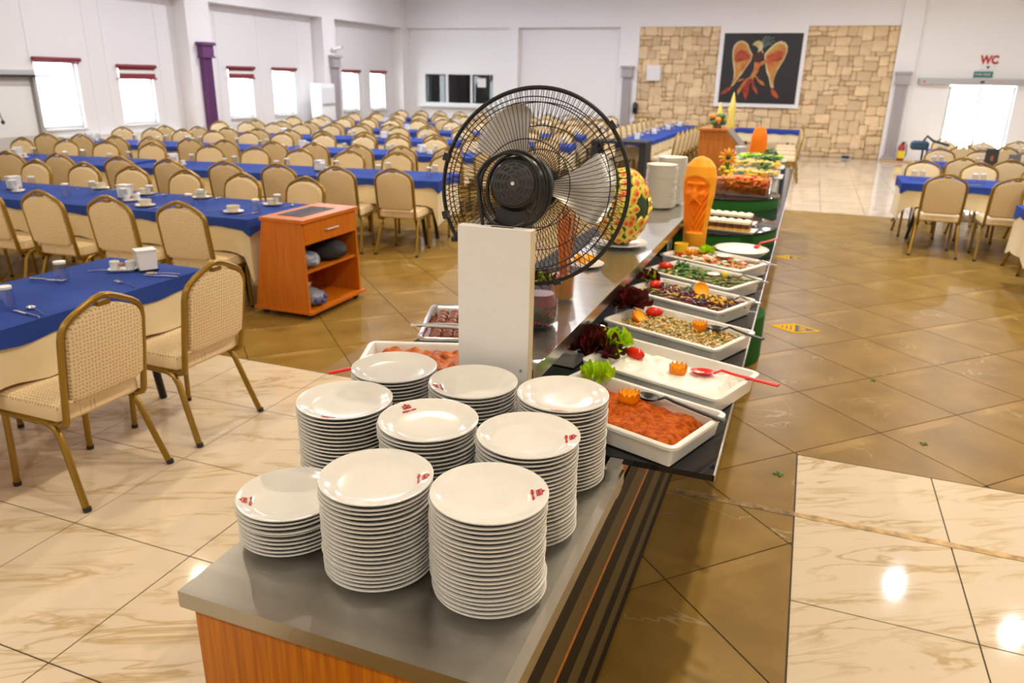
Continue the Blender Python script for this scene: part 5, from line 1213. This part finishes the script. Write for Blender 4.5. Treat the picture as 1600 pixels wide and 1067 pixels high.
# clear container with orange salad
o = empty('clear_container', (-.47, 6.78, RZ_), radians(-2), label='clear plastic container of brown and orange salad', cat='container')
m1 = MB(); rloft(m1, .46, .30, .03, [(.012, 0), (.002, .004), (0, .135), (-.008, .137), (-.008, .140), (.003, .140), (.006, .01)], n=4); m1.build('box', 'clear_plastic', o)
m1 = MB(); rloft(m1, .43, .27, .02, [(.005, .012), (0, .02), (0, .075), (.01, .085)], n=4); m1.build('brown_layer', 'stew', o)
bits(.42, .26, .105, [('carrot', 4), ('orange_flesh', 2), ('tomato', 1.5)], 200, .018, 51, 'mix', zr=(-.02, .03)).build('orange_topping', ['carrot', 'orange_flesh', 'tomato'], o, kind='stuff')
spoon((-.32, 6.78), (-.20, 6.70), RZ_+.15, RZ_+.17, 'chrome', 'steel spoon in the clear orange salad container', .025)
# cold cut platters beyond
for k, (x, y, z_, lab) in enumerate(((-.46, 7.75, .16, 'white platter of yellow cheese and greens behind clear container'), (-.47, 8.25, .20, 'white platter of cheese rolls behind the yellow cheese platter'), (-.47, 8.8, .22, 'white platter of green leaves nearest the carved pumpkin slab'))):
    o = empty('cold_platter', (x, y, GZ+.001), label=lab, cat='platter'); m1 = MB(); rloft(m1, .56, .40, .02, [(.06, 0), (.05, .01), (.05, z_-.02), (.02, z_-.01), (0, z_), (.03, z_-.003)], n=3); m1.build('platter', 'melamine', o)
    bits(.44, .28, z_+.012, [('corn', 3), ('grain_pale', 4), ('yellow_pepper', 2), ('parsley', 1.5)] if k < 2 else [('lettuce_green', 3), ('parsley', 3), ('grain_pale', 2)], 150, .022, 60+k, 'mix', zr=(0, .03)).build('food', ['corn', 'grain_pale', 'yellow_pepper', 'parsley'] if k < 2 else ['lettuce_green', 'parsley', 'grain_pale'], o, kind='stuff')
    parsley((x+.10, y+.05, GZ+z_+.03), .09, 70+k, 'parsley heap on %s cold platter' % ORD[k], 40)
o = empty('carved_flower', (-.68, 7.45, GZ+.001), label='yellow and orange vegetable flower beside the cheese platter', cat='flower')
m1 = MB(); m1.tube([(0, 0, 0), (0, 0, .30)], .02, 8); m1.build('stem', 'leaf_green', o)
for k in range(12): a = k*2*pi/12; m1 = MB(); m1.ell((0, 0, 0), (.04, .02, .014), 8, 5); p = m1.build('petal', 'flower_orange' if k % 3 else 'yellow_pepper', o, (.05*cos(a), 0, .34+.05*sin(a))); p.rotation_euler = (0, -a, 0)
m1 = MB(); m1.ell((0, -.01, .34), (.022, .02, .022)); m1.build('centre', 'melon_dark', o)
m1 = MB()
for k in range(8): a = k*.8; m1.ell((.05*cos(a), .04*sin(a)-.02, .22+.03*sin(a*2)), (.03, .025, .02), 8, 5)
m1.build('lower_petals', 'yellow_pepper', o)
# lectern-shaped wooden cabinet
o = empty('sloped_cabinet', (-1.0, 10.75, 0), label='wooden cabinet with sloping front corner beyond the buffet', cat='cabinet')
m1 = MB(); m1.prism([(-.36, 0), (.20, 0), (.20, .97), (-.02, 1.20), (-.36, 1.20)], -.25, .35, ax='y'); m1.build('body', 'lectern_wood', o)
m1 = MB(); m1.prism([(.205, .965), (.225, .975), (.0, 1.215), (-.02, 1.205)], -.24, .34, ax='y'); m1.build('steel_slope', 'steel', o)
m1 = MB(); m1.box(-.38, -.0, -.27, .37, 1.20, 1.225); m1.build('top', 'lectern_wood', o)
o = empty('flower_arrangement', (-1.17, 10.75, 1.226), label='orange and green flower arrangement on the wooden cabinet', cat='flowers')
m1 = MB(); m1.lathe([(.05, 0), (.06, .01), (.045, .06)], 14); m1.build('pot', 'choc', o)
for k in range(9): a = k*.7; m1 = MB(); m1.ell((.075*cos(a), .05*sin(a), .07+.02*(k % 3)*2), (.045, .04, .035), 8, 5); m1.build('bloom' if k % 2 else 'leaf', 'flower_orange' if k % 2 else 'leaf_green', o)
for (x, h_, r_, lab) in ((-.955, .46, .055, 'tall yellow carved candle on the wooden cabinet'), (-1.115, .33, .045, 'short yellow carved candle on the wooden cabinet')):
    m1 = MB(); m1.lathe([(r_*.9, 0), (r_, .04), (r_*.7, h_*.35), (r_*.95, h_*.5), (r_*.55, h_*.75), (r_*.3, h_*.88), (.004, h_)], 14); m1.build('carved_candle', 'candle_yellow', None, (x-.06, 10.95, 1.226), 0, label=lab, cat='candle')
# orange carved slab, white bowl stack and wooden easel
o = empty('carved_pumpkin_slab', (-.545, 9.6, GZ+.001), label='orange carved pumpkin slab standing beyond the cold platters', cat='pumpkin')
m1 = MB(); rloft(m1, .21, .14, .05, [(.0, 0), (.0, .2), (.015, .40), (.04, .49), (.07, .52)], n=5); m1.build('body', 'pumpkin_flesh', o)
o = empty('bowl_stack', (-.72, 9.25, GZ+.001), label='stack of white bowls beside the carved pumpkin slab', cat='bowls')
m1 = MB(); m1.box(-.07, .07, -.07, .07, 0, .20); m1.build('steel_stand', 'steel', o)
for k in range(3): m1 = MB(); m1.lathe([(.03, .0), (.07, .05), (.066, .05), (.02, .008)], 16); m1.build('bowl', 'porcelain', o, (0, 0, .2+k*.03))
# table behind with blue cloth near the stone wall
table(-.95, 19.9, 0, 1.5, .8, 'small table before the stone wall', 'cream tablecloth on the small table before the stone wall', 'blue top cloth on the small table before the stone wall', None, endrop=.4, seed=15)
for k, (x, y, rz) in enumerate(((-.45, 18.9, 0), (-.42, 17.9, 0), (-.40, 16.9, 0), (-.38, 15.9, 0))):
    chair(x, y, pi/2, 'cream gold-framed chair, %s before the small stone-wall table' % ORD[k], 'chairs in line to the stone wall', False)
for x in (-.25, .95): m1 = MB(); m1.box(-.12, .12, -.06, .06, 0, .10); m1.box(-.09, .09, -.068, -.06, .02, .08, 1); m1.build('floor_socket', ['alu_grey', 'black_plastic'], None, (x, 21.6, 0), 0, label='grey floor socket box at the foot of stone wall', cat='socket', group='floor socket boxes')
for x in (2.0,):
    m1 = MB(); m1.box(-.3, .5, -.15, .15, 0, .045); m1.build('low_step', 'stone_mortar', None, (x+.05, 21.36, 0), 0, label='low stone step below the pilaster and extinguisher', cat='step')

# ================================================================== ON THE FLOOR
def sign(loc, rz, lab):
    o = empty('floor_sign', loc, rz, label=lab, cat='floor sign')
    m1 = MB(); L, W_ = .19, .125; m1.prism([(-L, .0), (-L+.02, .015), (-.01, W_), (.01, W_), (L-.02, .015), (L, 0), (L-.02, -.015), (.01, -W_), (-.01, -W_), (-L+.02, -.015)], 0, .0015); m1.build('vinyl', 'yellow_vinyl', o)
    m1 = MB(); m1.prism([(.0, .098), (.158, 0), (.0, -.098)], .0015, .0021); m1.build('dark_triangle', 'dark_print', o)
    m1 = MB(); m1.tube([(.03, .03, .002), (.075, .012, .002)], .016, 6, ry=.0006, upv=(0, 1, 0)); m1.tube([(.03, -.035, .002), (.08, -.025, .002)], .014, 6, ry=.0006, upv=(0, 1, 0)); m1.build('footprints', 'yellow_vinyl', o)
    m1 = MB()
    for k in range(3): x = -.035-k*.032; hh = .055-.014*k; m1.box(x, x+.010, -hh, hh, .0015, .0020)
    m1.build('lettering', 'dark_print', o)
sign((.10, 5.98, .001), radians(0), 'yellow diamond floor sign nearer the salad trays'); sign((-.02, 8.63, .001), radians(2), 'yellow diamond floor sign farther along beside the dessert stand')
o = empty('floor_tape', (.38, 3.145, .0012), label='worn yellow tape strip stuck across brown and white tiles', cat='tape')
t = noisy('tape_worn', lin((214, 176, 104)), lin((150, 112, 48)), 18, .5); t2 = noisy('tape_dirty', lin((98, 76, 36)), lin((160, 126, 66)), 22, .6)
m1 = MB(); rr2 = random.Random(8)
def strip(x0, x1, n_):
    m1 = MB(); A = []; B = []
    for i in range(n_+1):
        x = x0+(x1-x0)*i/n_; A.append((x, .019+rr2.uniform(-.003, .003)+.006*x)); B.append((x, -.019+rr2.uniform(-.003, .003)+.006*x))
    m1.prism(A+B[::-1], 0, .0008); return m1
strip(-.21, .95, 40).build('clean_length', 'tape_worn', o); strip(-.74, -.213, 22).build('dirty_length', 'tape_dirty', o)
for i, (x, y, s_) in enumerate(((.082, 3.496, .022), (.792, 4.143, .018), (.60, 5.03, .016))):
    m1 = MB()
    for k in range(4): a = k*1.7+i; m1.ell((s_*.7*cos(a), s_*.7*sin(a), .004), (s_*.6, s_*.4, .003), 6, 4, 0, Matrix.Rotation(a, 4, 'Z'))
    m1.build('fallen_leaf', 'parsley', None, (x, y, .001), 0, label=['green parsley scrap near the white tile corner', 'green parsley scrap on brown tiles beyond the tape', 'small green scrap between the floor sign and white tiles'][i], cat='leaf')

# cream radiators below the windows
for (y0, y1, lab) in ((9.75, 11.0, 'cream radiator below the window beside the service door'), (11.15, 12.5, 'cream radiator below the window before purple pilaster')):
    o = empty('radiator', (XW, (y0+y1)/2, 0), label=lab, cat='radiator'); W_ = y1-y0
    m1 = MB(); m1.box(.03, .13, -W_/2, W_/2, .12, .69); m1.build('panel', 'cream', o)
    m1 = MB()
    for k in range(int(W_/.05)): y = -W_/2+.03+k*.05; m1.box(.13, .137, y, y+.025, .16, .65)
    m1.build('fins', 'cream', o)
    m1 = MB(); m1.box(.02, .14, -W_/2-.01, W_/2+.01, .69, .71); m1.build('top_grille', 'frame_white', o)
    for yy_ in (-W_/2+.1, W_/2-.1): m1 = MB(); m1.box(.05, .11, yy_-.02, yy_+.02, 0, .12); m1.build('foot', 'cream', o)
